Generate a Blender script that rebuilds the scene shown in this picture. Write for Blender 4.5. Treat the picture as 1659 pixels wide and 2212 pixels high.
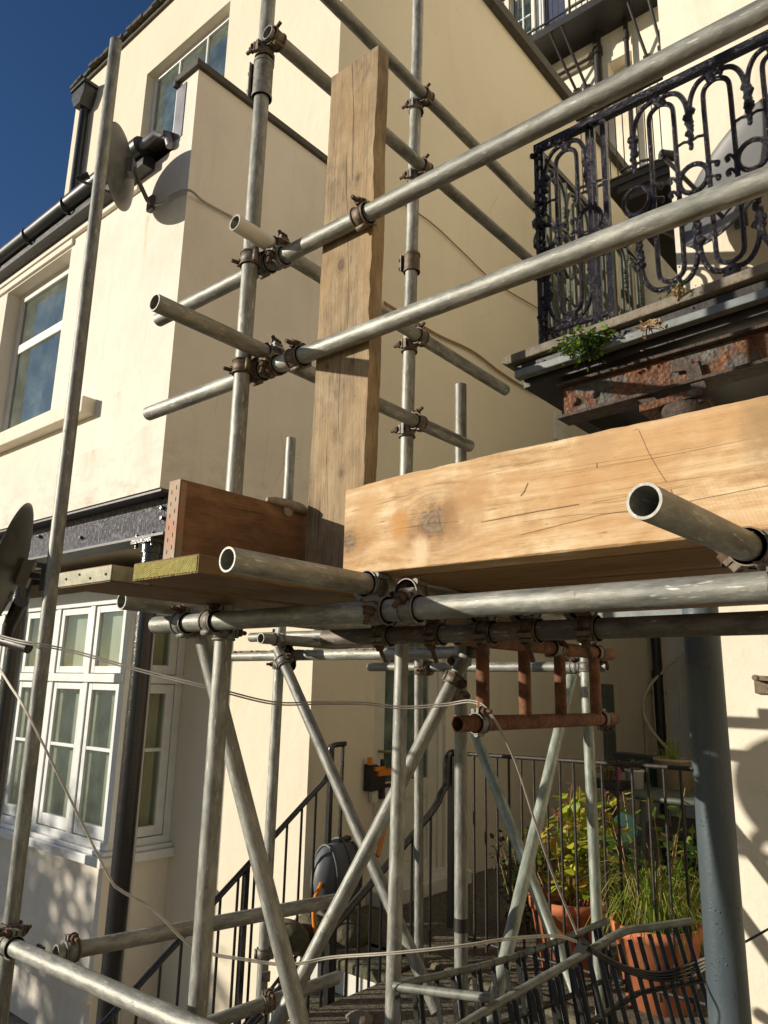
import bpy, bmesh, math, random
from mathutils import Vector, Matrix, noise
for _o in list(bpy.data.objects): bpy.data.objects.remove(_o)
random.seed(7)
S = bpy.context.scene
COL = S.collection
R = math.radians
V = Vector
# ------------------------------------------------------------------ camera
YAW, PIT, ROL, FPX = R(40.629), R(13.188), R(1.332), 1629.55
fw = V((-math.sin(YAW)*math.cos(PIT), math.cos(YAW)*math.cos(PIT), math.sin(PIT)))
rt0 = V((math.cos(YAW), math.sin(YAW), 0)); up0 = rt0.cross(fw)
rt = rt0*math.cos(ROL) + up0*math.sin(ROL); up = -rt0*math.sin(ROL) + up0*math.cos(ROL)
cam = bpy.data.cameras.new('camera'); cam_o = bpy.data.objects.new('camera', cam); COL.objects.link(cam_o)
cam_o.matrix_world = Matrix((rt, up, -fw)).transposed().to_4x4()
cam.sensor_fit = 'VERTICAL'; cam.sensor_height = 36; cam.sensor_width = 27
cam.lens = 36*FPX/2212; cam.clip_start = .05; cam.clip_end = 3000
S.camera = cam_o
# ------------------------------------------------------------------ light
TOSUN = V((-.68, -.73, .255)).normalized()
ELEV = math.asin(TOSUN.z); AZ = math.atan2(TOSUN.x, TOSUN.y)
W = bpy.data.worlds.new('World'); S.world = W; W.use_nodes = True
wt = W.node_tree; wt.nodes.clear()
sky = wt.nodes.new('ShaderNodeTexSky'); sky.sky_type = 'NISHITA'; sky.sun_disc = False
sky.sun_elevation = ELEV; sky.sun_rotation = AZ; sky.altitude = 800; sky.air_density = 1.0; sky.dust_density = .5; sky.ozone_density = 1.6
bg = wt.nodes.new('ShaderNodeBackground'); bg.inputs[1].default_value = .072
wo = wt.nodes.new('ShaderNodeOutputWorld')
hs = wt.nodes.new('ShaderNodeHueSaturation'); hs.inputs['Saturation'].default_value = 1.28; hs.inputs['Hue'].default_value = .511; wt.links.new(sky.outputs[0], hs.inputs['Color']); wt.links.new(hs.outputs[0], bg.inputs[0]); wt.links.new(bg.outputs[0], wo.inputs[0])
sl = bpy.data.lights.new('sun', 'SUN'); sl.energy = 5.0; sl.angle = R(.55); sl.color = (1, .90, .765)
so = bpy.data.objects.new('sun', sl); COL.objects.link(so)
so.rotation_euler = (-TOSUN).to_track_quat('-Z', 'Y').to_euler()
S.view_settings.view_transform = 'Standard'; S.view_settings.look = 'None'; S.view_settings.exposure = 0.17; S.view_settings.gamma = 1
# ------------------------------------------------------------------ helpers
def at(x, y, X=None, Y=None, Z=None, D=None):
    """where the sight line through a point of the survey photograph meets a real plane of the place"""
    d = fw + rt*((x-829.5)/FPX) - up*((y-1106)/FPX)
    k = X/d.x if X is not None else Y/d.y if Y is not None else Z/d.z if Z is not None else D
    return d*k
def tag(o, label=None, cat=None, group=None, kind=None):
    if label: o['label'] = label
    if cat: o['category'] = cat
    if group: o['group'] = group
    if kind: o['kind'] = kind
    return o
def empty(name, loc=(0, 0, 0), rot=None):
    o = bpy.data.objects.new(name, None); COL.objects.link(o); o.location = loc; o.empty_display_size = .1
    if rot is not None: o.rotation_mode = 'QUATERNION'; o.rotation_quaternion = rot
    return o
def frame(d, hint=V((0, 0, 1))):
    z = d.normalized()
    if abs(z.dot(hint)) > .95: hint = V((1, 0, 0))
    x = hint.cross(z).normalized(); y = z.cross(x)
    return x, y, z
def lerp_(a, b, t): return V(a)*(1-t)+V(b)*t
class MB:
    def __init__(s): s.v = []; s.f = []; s.sm = []
    def add(s, vs, fs, smooth=False):
        b = len(s.v); s.v += [V(v) for v in vs]; s.f += [tuple(b+i for i in f) for f in fs]; s.sm += [smooth]*len(fs); return s
    def box(s, a, b):
        x0, y0, z0 = (min(a[i], b[i]) for i in range(3)); x1, y1, z1 = (max(a[i], b[i]) for i in range(3))
        return s.add([(x0,y0,z0),(x1,y0,z0),(x1,y1,z0),(x0,y1,z0),(x0,y0,z1),(x1,y0,z1),(x1,y1,z1),(x0,y1,z1)],
                     [(3,2,1,0),(4,5,6,7),(0,1,5,4),(1,2,6,5),(2,3,7,6),(3,0,4,7)])
    def obox(s, c, ax, ay, az):
        c, ax, ay, az = V(c), V(ax), V(ay), V(az)
        vs = [c + ax*i + ay*j + az*k for k in (-1, 1) for j in (-1, 1) for i in (-1, 1)]
        return s.add(vs, [(2,3,1,0),(4,5,7,6),(0,1,5,4),(1,3,7,5),(3,2,6,7),(2,0,4,6)])
    def bar(s, a, b, w, h, hint=V((0, 0, 1))):
        a, b = V(a), V(b); x, y, z = frame(b-a, hint)
        return s.obox((a+b)/2, x*w/2, y*h/2, (b-a)/2)
    def cyl(s, a, b, r, n=12, r2=None, caps=True):
        a, b = V(a), V(b); x, y, z = frame(b-a); r2 = r if r2 is None else r2
        vs = [p + (x*math.cos(t)+y*math.sin(t))*q for p, q in ((a, r), (b, r2)) for t in [2*math.pi*i/n for i in range(n)]]
        s.add(vs, [(i, (i+1) % n, n+(i+1) % n, n+i) for i in range(n)], True)
        if caps: s.add(vs, [tuple(range(n-1, -1, -1)), tuple(range(n, 2*n))])
        return s
    def hollow(s, a, b, r, ri, n=24, wob=0):
        a, b = V(a), V(b); x, y, z = frame(b-a)
        def ring(p, q): return [p + (x*math.cos(t)+y*math.sin(t))*q for t in [2*math.pi*i/n for i in range(n)]]
        vs = ring(a, r)+ring(b, r)+ring(a, ri)+ring(b, ri)
        f = []
        for i in range(n):
            j = (i+1) % n; f += [(i, j, n+j, n+i), (2*n+j, 2*n+i, 3*n+i, 3*n+j)]
        s.add(vs, f, True)
        return s.add(vs, [(j, i, 2*n+i, 2*n+j) for i, j in [(i, (i+1) % n) for i in range(n)]] + [(n+i, n+j, 3*n+j, 3*n+i) for i, j in [(i, (i+1) % n) for i in range(n)]])
    def sweep(s, pts, r, n=8, caps=True):
        pts = [V(p) for p in pts]; m = len(pts); rr = r if isinstance(r, (list, tuple)) else [r]*m
        t0 = (pts[1]-pts[0]); x, y, z = frame(t0); vs = []
        for i, p in enumerate(pts):
            t = (pts[min(i+1, m-1)]-pts[max(i-1, 0)]).normalized()
            x = (x - t*x.dot(t)).normalized(); y = t.cross(x)
            vs += [p + (x*math.cos(a)+y*math.sin(a))*rr[i] for a in [2*math.pi*k/n for k in range(n)]]
        s.add(vs, [(i*n+k, i*n+(k+1) % n, (i+1)*n+(k+1) % n, (i+1)*n+k) for i in range(m-1) for k in range(n)], True)
        if caps: s.add(vs, [tuple(range(n-1, -1, -1)), tuple(range((m-1)*n, m*n))])
        return s
    def ball(s, c, r, sx=1, sy=1, sz=1, n=8, m=5):
        c = V(c); vs = [c+V((0, 0, r*sz))]
        for i in range(1, m):
            t = math.pi*i/m
            vs += [c+V((r*sx*math.sin(t)*math.cos(a), r*sy*math.sin(t)*math.sin(a), r*sz*math.cos(t))) for a in [2*math.pi*k/n for k in range(n)]]
        vs.append(c-V((0, 0, r*sz))); e = len(vs)-1
        f = [(0, 1+k, 1+(k+1) % n) for k in range(n)]
        for i in range(m-2): f += [(1+i*n+k, 1+(i+1)*n+k, 1+(i+1)*n+(k+1) % n, 1+i*n+(k+1) % n) for k in range(n)]
        f += [(e, 1+(m-2)*n+(k+1) % n, 1+(m-2)*n+k) for k in range(n)]
        return s.add(vs, f, True)
    def lathe(s, c, prof, n=24, axis=V((0, 0, 1))):
        c = V(c); x, y, z = frame(axis, V((1, 0, 0)) if abs(axis.z) > .9 else V((0, 0, 1))); vs = []
        for r, h in prof: vs += [c + z*h + (x*math.cos(a)+y*math.sin(a))*r for a in [2*math.pi*k/n for k in range(n)]]
        return s.add(vs, [(i*n+k, i*n+(k+1) % n, (i+1)*n+(k+1) % n, (i+1)*n+k) for i in range(len(prof)-1) for k in range(n)], True)
    def prism(s, poly, d):
        d = V(d); n = len(poly); vs = [V(p) for p in poly]+[V(p)+d for p in poly]
        return s.add(vs, [tuple(range(n-1, -1, -1)), tuple(range(n, 2*n))]+[(i, (i+1) % n, n+(i+1) % n, n+i) for i in range(n)])
    def grid(s, fn, nu, nv, smooth=True):
        vs = [fn(i/nu, j/nv) for j in range(nv+1) for i in range(nu+1)]
        return s.add(vs, [(j*(nu+1)+i, j*(nu+1)+i+1, (j+1)*(nu+1)+i+1, (j+1)*(nu+1)+i) for j in range(nv) for i in range(nu)], smooth)
    def build(s, name, mat, parent=None, org=None, rot=None, bevel=0, fix=False):
        me = bpy.data.meshes.new(name); o = bpy.data.objects.new(name, me)
        org = V(org) if org is not None else None
        M = Matrix.Identity(4)
        if org is not None or rot is not None:
            M = Matrix.Translation(org or V((0, 0, 0))) @ ((rot.to_matrix().to_4x4()) if rot is not None else Matrix.Identity(4))
        Mi = M.inverted()
        me.from_pydata([tuple(Mi @ v) for v in s.v], [], s.f)
        me.polygons.foreach_set('use_smooth', s.sm)
        if fix:
            bm = bmesh.new(); bm.from_mesh(me); bmesh.ops.remove_doubles(bm, verts=bm.verts, dist=1e-5)
            bmesh.ops.recalc_face_normals(bm, faces=bm.faces); bm.to_mesh(me); bm.free()
        me.materials.append(mat); COL.objects.link(o)
        if parent is not None:
            o.parent = parent
            pm = WM.get(parent.name, Matrix.Identity(4))
            o.matrix_parent_inverse = pm.inverted()
        WM[o.name] = M
        # basis is what is stored: matrix_world = parent @ inv @ basis
        o.matrix_basis = M
        if bevel:
            b = o.modifiers.new('bevel', 'BEVEL'); b.width = bevel; b.segments = 2; b.limit_method = 'ANGLE'
        me.update()
        return o
WM = {}
def thing(name, loc, label, cat, group=None):
    o = empty(name, loc); WM[o.name] = Matrix.Translation(V(loc)); return tag(o, label, cat, group)
def catmull(P, k=8):
    P = [V(p) for p in P]; out = []
    Q = [P[0]*2-P[1]]+P+[P[-1]*2-P[-2]]
    for i in range(1, len(Q)-2):
        a, b, c, d = Q[i-1:i+3]
        for j in range(k):
            t = j/k; out.append(.5*((2*b)+(c-a)*t+(2*a-5*b+4*c-d)*t*t+(3*b-a-3*c+d)*t**3))
    out.append(P[-1]); return out
# ------------------------------------------------------------------ materials
class N:
    def __init__(s, name):
        s.m = bpy.data.materials.new(name); s.m.use_nodes = True; s.t = s.m.node_tree; s.t.nodes.clear()
        s.o = s.new('ShaderNodeOutputMaterial'); s.b = s.new('ShaderNodeBsdfPrincipled'); s.l(s.b.outputs[0], s.o.inputs[0])
        s.tc = s.new('ShaderNodeTexCoord'); s.oi = s.new('ShaderNodeObjectInfo')
    def new(s, k, **kw):
        n = s.t.nodes.new(k)
        for a, b in kw.items(): setattr(n, a, b)
        return n
    def l(s, a, b): s.t.links.new(a, b)
    def put(s, i, v):
        if hasattr(v, 'is_output'): s.l(v, i)
        elif v is not None: i.default_value = v
    def math(s, op, a, b=None, c=None):
        n = s.new('ShaderNodeMath', operation=op)
        for i, v in enumerate((a, b, c)): s.put(n.inputs[i], v)
        return n.outputs[0]
    def co(s, scale=(1, 1, 1), world=False, rnd=False, loc=None):
        n = s.new('ShaderNodeMapping'); src = s.tc.outputs['Object']
        if world: src = s.new('ShaderNodeNewGeometry').outputs['Position']
        s.l(src, n.inputs[0]); n.inputs['Scale'].default_value = scale
        if rnd:
            c = s.new('ShaderNodeCombineXYZ'); r = s.math('MULTIPLY', s.oi.outputs['Random'], 37.)
            for i in range(3): s.l(r, c.inputs[i])
            s.l(c.outputs[0], n.inputs['Location'])
        elif loc: n.inputs['Location'].default_value = loc
        return n.outputs[0]
    def noise(s, co, scale=5., detail=4., rough=.55, dist=0.):
        n = s.new('ShaderNodeTexNoise'); s.l(co, n.inputs['Vector']); n.inputs['Scale'].default_value = scale
        n.inputs['Detail'].default_value = detail; n.inputs['Roughness'].default_value = rough; n.inputs['Distortion'].default_value = dist
        return n.outputs[0]
    def vor(s, co, scale=5., feat='F1'):
        n = s.new('ShaderNodeTexVoronoi', feature=feat); s.l(co, n.inputs['Vector']); n.inputs['Scale'].default_value = scale
        return n.outputs[0]
    def ramp(s, f, pts):
        n = s.new('ShaderNodeValToRGB'); s.put(n.inputs[0], f); e = n.color_ramp.elements
        while len(e) > 1: e.remove(e[0])
        for i, (p, c) in enumerate(pts):
            c = (c, c, c, 1) if isinstance(c, (int, float)) else tuple(c)+(1,)
            if i == 0: e[0].position = p; e[0].color = c
            else: q = e.new(p); q.color = c
        return n.outputs[0]
    def mix(s, f, a, b, mode='MIX'):
        n = s.new('ShaderNodeMix', data_type='RGBA', blend_type=mode)
        s.put(n.inputs[0], f)
        for i, v in ((6, a), (7, b)):
            s.put(n.inputs[i], v if hasattr(v, 'is_output') else tuple(v)+(1,))
        return n.outputs[2]
    def bump(s, h, st=.3, d=.005):
        n = s.new('ShaderNodeBump'); n.inputs['Strength'].default_value = st; n.inputs['Distance'].default_value = d
        s.l(h, n.inputs['Height']); s.l(n.outputs[0], s.b.inputs['Normal'])
    def fin(s, col=None, rough=None, metal=None, spec=None):
        if col is not None: s.put(s.b.inputs['Base Color'], col if hasattr(col, 'is_output') else tuple(col)+(1,))
        if rough is not None: s.put(s.b.inputs['Roughness'], rough)
        if metal is not None: s.put(s.b.inputs['Metallic'], metal)
        if spec is not None: s.put(s.b.inputs['Specular IOR Level'], spec)
        return s.m
def mat_plaster(name, col, dirt=(.45, .38, .26), amt=.35, world=True, marks=(), foot=None):
    n = N(name); c = n.co(world=True)
    big = n.noise(c, .9, 5, .6); streak = n.noise(n.co((3.5, 3.5, .35), world=True), 1.6, 5, .6)
    f = n.math('MULTIPLY', n.ramp(big, [(.45, 0), (.8, 1)]), amt)
    a = n.mix(f, col, dirt)
    a = n.mix(n.math('MULTIPLY', n.ramp(streak, [(.55, 0), (.85, 1)]), amt*.8), a, dirt)
    sp = n.noise(c, 14, 6, .7)
    a = n.mix(n.math('MULTIPLY', n.ramp(sp, [(.68, 0), (.78, 1)]), .35), a, (.30, .25, .17))
    cr = n.vor(n.co((1, 1, .6), world=True), 3.1, 'DISTANCE_TO_EDGE')
    cm = n.math('MULTIPLY', n.ramp(cr, [(0, 1), (.012, 0)]), n.ramp(n.noise(c, 1.7, 3), [(.58, 0), (.66, .35)]))
    a = n.mix(cm, a, (.35, .28, .18))
    sep = n.new('ShaderNodeSeparateXYZ'); n.l(n.new('ShaderNodeNewGeometry').outputs['Position'], sep.inputs[0])
    for (mx, mz, ml, mw, mc, ms) in marks:
        dx = n.math('DIVIDE', n.math('ABSOLUTE', n.math('SUBTRACT', sep.outputs[0], mx)), mw); dz = n.math('DIVIDE', n.math('SUBTRACT', mz, sep.outputs[2]), ml)
        f_ = n.math('MULTIPLY', n.ramp(dx, [(0, 1), (1, 0)]), n.ramp(dz, [(0, 0), (.03, 1), (1, 0)]))
        f_ = n.math('MULTIPLY', f_, n.ramp(n.noise(n.co((6, 6, 1.5), world=True), 4, 6, .7), [(.35, .1), (.6, ms)])); a = n.mix(f_, a, mc)
    if foot is not None:
        fz = n.math('DIVIDE', n.math('SUBTRACT', sep.outputs[2], foot), .45)
        f_ = n.math('MULTIPLY', n.ramp(fz, [(0, 1), (.15, .7), (1, 0)]), n.ramp(n.noise(n.co((1, 1, 2.2), world=True), 5, 7, .72), [(.48, 0), (.66, .55)]))
        f_ = n.math('MULTIPLY', f_, n.math('GREATER_THAN', sep.outputs[2], foot-.01)); a = n.mix(f_, a, (.36, .32, .25))
    h = n.math('ADD', n.math('ADD', n.noise(c, 2.2, 3, .5), n.math('MULTIPLY', n.noise(c, 9, 6, .6), .6)), n.math('MULTIPLY', n.noise(c, 60, 3), .08))
    n.bump(h, .55, .02)
    return n.fin(a, .85, 0, .25)
def mat_tube(name='galvanised_tube', tint=(.245, .25, .22), dark=(.115, .12, .105), lite=(.42, .425, .38), metal=.35, rough=.50):
    n = N(name); c = n.co((1, 1, .30), rnd=True)
    a = n.noise(c, 34, 8, .72); b = n.noise(n.co((1, 1, 1), rnd=True), 9, 4)
    col = n.ramp(a, [(.3, dark), (.5, tint), (.68, lite)])
    col = n.mix(n.math('MULTIPLY', n.ramp(b, [(.5, 0), (.7, 1)]), .35), col, (.24, .225, .17))
    scr = n.noise(n.co((3, 3, .5), rnd=True), 60, 2, .5)
    col = n.mix(n.math('MULTIPLY', n.ramp(scr, [(.66, 0), (.72, 1)]), .7), col, (.62, .60, .54))
    rs = n.noise(n.co((1, 1, .6), rnd=True), 42, 3)
    col = n.mix(n.math('MULTIPLY', n.ramp(rs, [(.70, 0), (.76, 1)]), .55), col, (.16, .10, .06))
    cr = n.noise(n.co((1, 1, .5), rnd=True), 15, 7, .75); cm = n.ramp(cr, [(.62, 0), (.66, 1)])
    col = n.mix(n.math('MULTIPLY', cm, .40), col, (.36, .31, .22))
    tn = n.math('MULTIPLY_ADD', n.oi.outputs['Random'], .35, .82)
    hs = n.new('ShaderNodeHueSaturation'); n.l(tn, hs.inputs['Value']); n.l(col, hs.inputs['Color'])
    r = n.math('MULTIPLY_ADD', a, .35, rough-.14)
    n.bump(n.math('ADD', n.math('ADD', a, n.math('MULTIPLY', scr, .5)), n.math('MULTIPLY', cm, .6)), .45, .0025)
    return n.fin(hs.outputs[0], r, metal)
def mat_simple(name, col, rough=.5, metal=0, var=.25, scale=12, bump=.15, dist=.002, world=False, spec=None, col2=None):
    n = N(name); c = n.co(world=world, rnd=not world); a = n.noise(c, scale, 5, .6)
    c2 = col2 or tuple(x*(1-var) for x in col)
    k = n.ramp(a, [(.35, c2), (.65, col)])
    n.bump(n.noise(c, scale*3, 4), bump, dist)
    return n.fin(k, n.math('MULTIPLY_ADD', a, .25, max(rough-.12, .02)), metal, spec)
def mat_rust(name, base=(.155, .068, .036), dark=(.06, .030, .021), scale=14):
    n = N(name); c = n.co(rnd=True); a = n.noise(c, scale, 8, .7); b = n.noise(c, scale*4, 5, .7)
    k = n.ramp(a, [(.3, dark), (.5, base), (.7, (.24, .115, .06))])
    k = n.mix(n.math('MULTIPLY', n.ramp(b, [(.55, 0), (.7, 1)]), .5), k, (.30, .18, .10))
    n.bump(n.math('ADD', a, b), .7, .003); return n.fin(k, .85, 0, .3)
def mat_peel(name):   # corroded girder: grey paint flaking to red rust
    n = N(name); c = n.co(world=True); a = n.noise(c, 7, 8, .68, .3); b = n.noise(c, 45, 6, .75); v = n.vor(c, 70)
    grey = n.ramp(b, [(.35, (.05, .045, .04)), (.55, (.12, .115, .10)), (.72, (.23, .22, .19))])
    rust = n.ramp(b, [(.35, (.05, .025, .015)), (.55, (.18, .075, .035)), (.7, (.30, .16, .08))])
    k = n.mix(n.ramp(a, [(.48, 0), (.54, 1)]), grey, rust)
    n.bump(n.math('ADD', n.math('MULTIPLY', a, 2), n.math('SUBTRACT', b, v)), 1.0, .008)
    return n.fin(k, .7, 0, .4)
def mat_castiron(name, col=(.006, .005, .009)):
    n = N(name); c = n.co(world=True); a = n.noise(c, 75, 4, .6); v = n.vor(c, 160)
    n.bump(n.math('SUBTRACT', a, n.math('MULTIPLY', v, .6)), 1.0, .007)
    k = n.ramp(n.noise(c, 30, 4), [(.4, col), (.7, tuple(x*2.2 for x in col))])
    return n.fin(k, .13, 0, .38)
BEAM_LINES = [([(0.379, -0.029), (0.494, -0.024), (0.59, -0.022)], 0.0011, 0.8), ([(0.471, -0.065), (0.634, -0.047), (0.767, -0.046), (0.909, -0.037)], 0.0008, 0.7), ([(0.472, -0.04), (0.589, -0.041), (0.718, -0.052)], 0.0006, 0.5), ([(0.565, 0.044), (0.755, 0.04), (0.916, 0.045)], 0.0006, 0.45), ([(0.71, 0.096), (0.724, 0.054), (0.742, 0.014), (0.752, -0.005)], 0.0007, 0.7), ([(0.759, -0.02), (0.767, -0.049), (0.771, -0.072)], 0.0008, 0.8), ([(0.77, -0.087), (0.776, -0.111)], 0.0006, 0.6), ([(0.486, 0.034), (0.478, 0.019), (0.471, 0.013)], 0.0014, 0.85), ([(0.022, 0.041), (0.148, 0.051), (0.219, 0.061)], 0.0006, 0.6), ([(0.123, -0.02), (0.251, -0.015)], 0.0005, 0.5), ([(0.629, 0.042), (0.629, 0.05)], 0.0015, 0.7), ([(0.269, 0.008), (0.282, -0.038)], 0.0007, 0.8), ([(0.245, -0.014), (0.323, -0.02)], 0.0007, 0.8)]
PLANK_LINES = [([(1.595, 0.003), (1.447, 0.015), (1.286, 0.02), (1.182, 0.023)], 0.0013, 0.95), ([(1.288, -0.004), (1.178, -0.003), (1.08, 0.009), (0.975, 0.014), (0.874, 0.022), (0.743, 0.017), (0.619, 0.001), (0.521, 0.002), (0.421, 0.004)], 0.0009, 0.85), ([(1.563, 0.027), (1.434, 0.038)], 0.0006, 0.6), ([(0.357, -0.036), (0.265, -0.028), (0.144, -0.019)], 0.0007, 0.7), ([(0.503, 0.102), (0.433, 0.098), (0.376, 0.097)], 0.0008, 0.6), ([(0.331, -0.002), (0.179, 0.004)], 0.0005, 0.5), ([(0.831, -0.074), (0.699, -0.068)], 0.0005, 0.4)]
def grainmat(name, axis, cols, knots=(), fine=1.0, crack=.5, stain=None, chalk=(), R0=.02, wild=1.0, rough=.7, across=None, lines=1.0, splits=(), patch=.55, blot=1.0):
    """wood; grain runs along local `axis`, lines flow round the knots; knots are (along, across, radius)"""
    n = N(name); sep = n.new('ShaderNodeSeparateXYZ'); n.l(n.tc.outputs['Object'], sep.inputs[0])
    ax = {'X': 0, 'Y': 1, 'Z': 2}[axis]; oth = [i for i in range(3) if i != ax]
    L = sep.outputs[ax]; A = sep.outputs[oth[1]] if axis != 'Z' else sep.outputs[0]; B = sep.outputs[oth[0]] if axis != 'Z' else sep.outputs[1]
    if across is not None: A = sep.outputs[across]
    sc = [1., 1., 1.]; sc[ax] = .12
    base = n.co(tuple(sc)); wob = n.noise(base, 9, 3)
    psi = n.math('ADD', A, n.math('MULTIPLY', n.math('SUBTRACT', wob, .5), .05*wild))
    inner = None; knotmask = None; halo = None
    for (kl, ka, kr) in knots:
        dl = n.math('SUBTRACT', L, kl); da = n.math('SUBTRACT', A, ka)
        r2 = n.math('ADD', n.math('MULTIPLY', n.math('MULTIPLY', dl, dl), .55), n.math('MULTIPLY', da, da))
        q = n.math('MINIMUM', n.math('DIVIDE', kr*kr, n.math('ADD', r2, 1e-5)), 1.0)
        psi = n.math('SUBTRACT', psi, n.math('MULTIPLY', da, q))
        rr = n.math('SQRT', r2)
        rr = n.math('ADD', rr, n.math('MULTIPLY', n.math('SUBTRACT', n.noise(n.co(), 35, 4), .5), kr*.5))
        m = n.ramp(n.math('DIVIDE', rr, kr*1.2), [(.36, 1), (.50, 0)]); hm = n.ramp(n.math('DIVIDE', rr, kr*2.2), [(.22, 1), (.85, 0)])
        rm = n.ramp(n.math('DIVIDE', rr, kr*1.2), [(.40, 0), (.50, 1), (.58, .5), (.9, 0)]); rim = rm if inner is None else n.math('MAXIMUM', rim, rm)
        knotmask = m if knotmask is None else n.math('MAXIMUM', knotmask, m)
        halo = hm if halo is None else n.math('MAXIMUM', halo, hm)
        inner = rr if inner is None else n.math('MINIMUM', inner, rr)
    w = n.math('SINE', n.math('MULTIPLY', psi, 420*fine)); w2 = n.math('SINE', n.math('MULTIPLY', psi, 170*fine)); w = n.math('MULTIPLY', w, lines)
    fine_n = n.noise(n.co(tuple(60. if i != ax else 2.2 for i in range(3))), 6, 4, .6)
    fib = n.noise(n.co(tuple(1. if i != ax else .06 for i in range(3))), 240, 5, .75)
    mid = n.noise(n.co(tuple(1. if i != ax else .5 for i in range(3)), loc=(5, 1, 2)), 16, 6, .68, .3)
    g = n.math('ADD', n.math('MULTIPLY_ADD', w, .09, .5), n.math('ADD', n.math('MULTIPLY', n.math('MULTIPLY', w2, lines), .08), n.math('MULTIPLY', n.math('SUBTRACT', fine_n, .5), .55)))
    g = n.math('ADD', g, n.math('ADD', n.math('MULTIPLY', n.math('SUBTRACT', fib, .5), .75), n.math('MULTIPLY', n.math('SUBTRACT', mid, .5), blot)))
    k = n.ramp(g, [(.15, cols[0]), (.5, cols[1]), (.85, cols[2])])
    big = n.noise(n.co(tuple(1. if i != ax else .35 for i in range(3))), 7, 4)
    k = n.mix(n.math('MULTIPLY', n.ramp(big, [(.42, 0), (.66, 1)]), patch), k, cols[3])
    if inner is not None:
        rings = n.math('SINE', n.math('MULTIPLY', inner, 420))
        kc = n.ramp(n.math('MULTIPLY_ADD', rings, .10, n.noise(n.co(), 70, 6, .75)), [(.3, tuple(x*.55 for x in cols[4])), (.6, cols[4])])
        kc = n.mix(n.ramp(n.vor(n.co(), 34, 'DISTANCE_TO_EDGE'), [(0, .8), (.03, 0)]), kc, (.12, .07, .04))
        k = n.mix(n.math('MULTIPLY', halo, n.ramp(n.noise(n.co(), 28, 5, .65), [(.3, .25), (.6, .8)])), k, cols[5])
        k = n.mix(knotmask, k, kc)
        rimn = n.noise(n.co(loc=(4, 4, 4)), 30, 5, .7)
        k = n.mix(n.math('MULTIPLY', rim, n.ramp(rimn, [(.40, 0), (.60, .85)])), k, tuple(x*.55 for x in cols[5]))
        h2 = n.ramp(n.noise(n.co(), 120, 4, .7), [(.4, 0), (.7, 1)])
    # long drying cracks
    ck = n.noise(n.co(tuple(15. if i != ax else .28 for i in range(3))), 2.4, 2, .4, .1)
    cl = n.math('ABSOLUTE', n.math('SUBTRACT', ck, .5)); cm = n.ramp(cl, [(0, 1), (.0055, 0)])
    cm = n.math('MULTIPLY', cm, n.ramp(n.noise(n.co(tuple(3. if i != ax else 1.2 for i in range(3)), loc=(3, 3, 3)), 3, 2), [(.5, 0), (.56, crack)]))
    k = n.mix(cm, k, (.05, .03, .02))
    ns = n.noise(n.co(tuple(1. if i != ax else .25 for i in range(3))), 55, 3)
    k = n.mix(n.math('MULTIPLY', n.ramp(ns, [(.68, 0), (.74, 1)]), .55), k, (.10, .06, .03))
    pit = n.noise(n.co(tuple(1. if i != ax else .35 for i in range(3)), loc=(9, 2, 4)), 105, 3, .6)
    k = n.mix(n.math('MULTIPLY', n.ramp(pit, [(.70, 0), (.74, 1)]), .7), k, (.09, .055, .03))
    saw = n.math('SINE', n.math('MULTIPLY', n.math('ADD', L, n.math('MULTIPLY', A, .35)), 900))
    k = n.mix(n.math('MULTIPLY', n.ramp(saw, [(.2, 0), (1, 1)]), n.math('MULTIPLY', n.ramp(n.noise(n.co(), 6, 3), [(.45, 0), (.65, 1)]), .16)), k, cols[0])
    wig = n.math('MULTIPLY', n.math('SUBTRACT', n.noise(n.co(), 40, 3), .5), .004)
    for pts_, w_, st_ in splits:
        for (l0, a0), (l1, a1) in zip(pts_[:-1], pts_[1:]):
            dl, da = l1-l0, a1-a0; q = dl*dl+da*da
            t_ = n.math('DIVIDE', n.math('ADD', n.math('MULTIPLY', n.math('SUBTRACT', L, l0), dl), n.math('MULTIPLY', n.math('SUBTRACT', A, a0), da)), q); t_ = n.math('MINIMUM', n.math('MAXIMUM', t_, 0), 1)
            e1 = n.math('SUBTRACT', n.math('SUBTRACT', L, l0), n.math('MULTIPLY', t_, dl)); e2 = n.math('SUBTRACT', n.math('ADD', n.math('SUBTRACT', A, a0), wig if ax == 2 else n.math('MULTIPLY', wig, .4)), n.math('MULTIPLY', t_, da))
            d_ = n.math('SQRT', n.math('ADD', n.math('MULTIPLY', e1, e1), n.math('MULTIPLY', e2, e2)))
            k = n.mix(n.ramp(n.math('DIVIDE', d_, w_*3), [(.2, st_), (.55, 0)]), k, (.06, .035, .018))
    for (sl_, sa, sr, sc_) in (stain or ()):
        dl = n.math('SUBTRACT', L, sl_); da = n.math('SUBTRACT', A, sa)
        d = n.math('SQRT', n.math('ADD', n.math('MULTIPLY', dl, dl), n.math('MULTIPLY', n.math('MULTIPLY', da, da), .5)))
        d = n.math('ADD', d, n.math('MULTIPLY', n.math('SUBTRACT', n.noise(n.co(), 24, 4), .5), sr*1.4))
        k = n.mix(n.ramp(n.math('DIVIDE', d, sr), [(.4, .75), (1., 0)]), k, sc_)
    h = n.math('SUBTRACT', n.math('ADD', n.math('MULTIPLY', fine_n, .5), n.math('MULTIPLY', fib, .8)), n.math('ADD', n.math('MULTIPLY', cm, 2.0), n.ramp(pit, [(.70, 0), (.74, 1)])))
    n.bump(h, .5, .003)
    return n.fin(k, rough, 0, .25)
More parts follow.
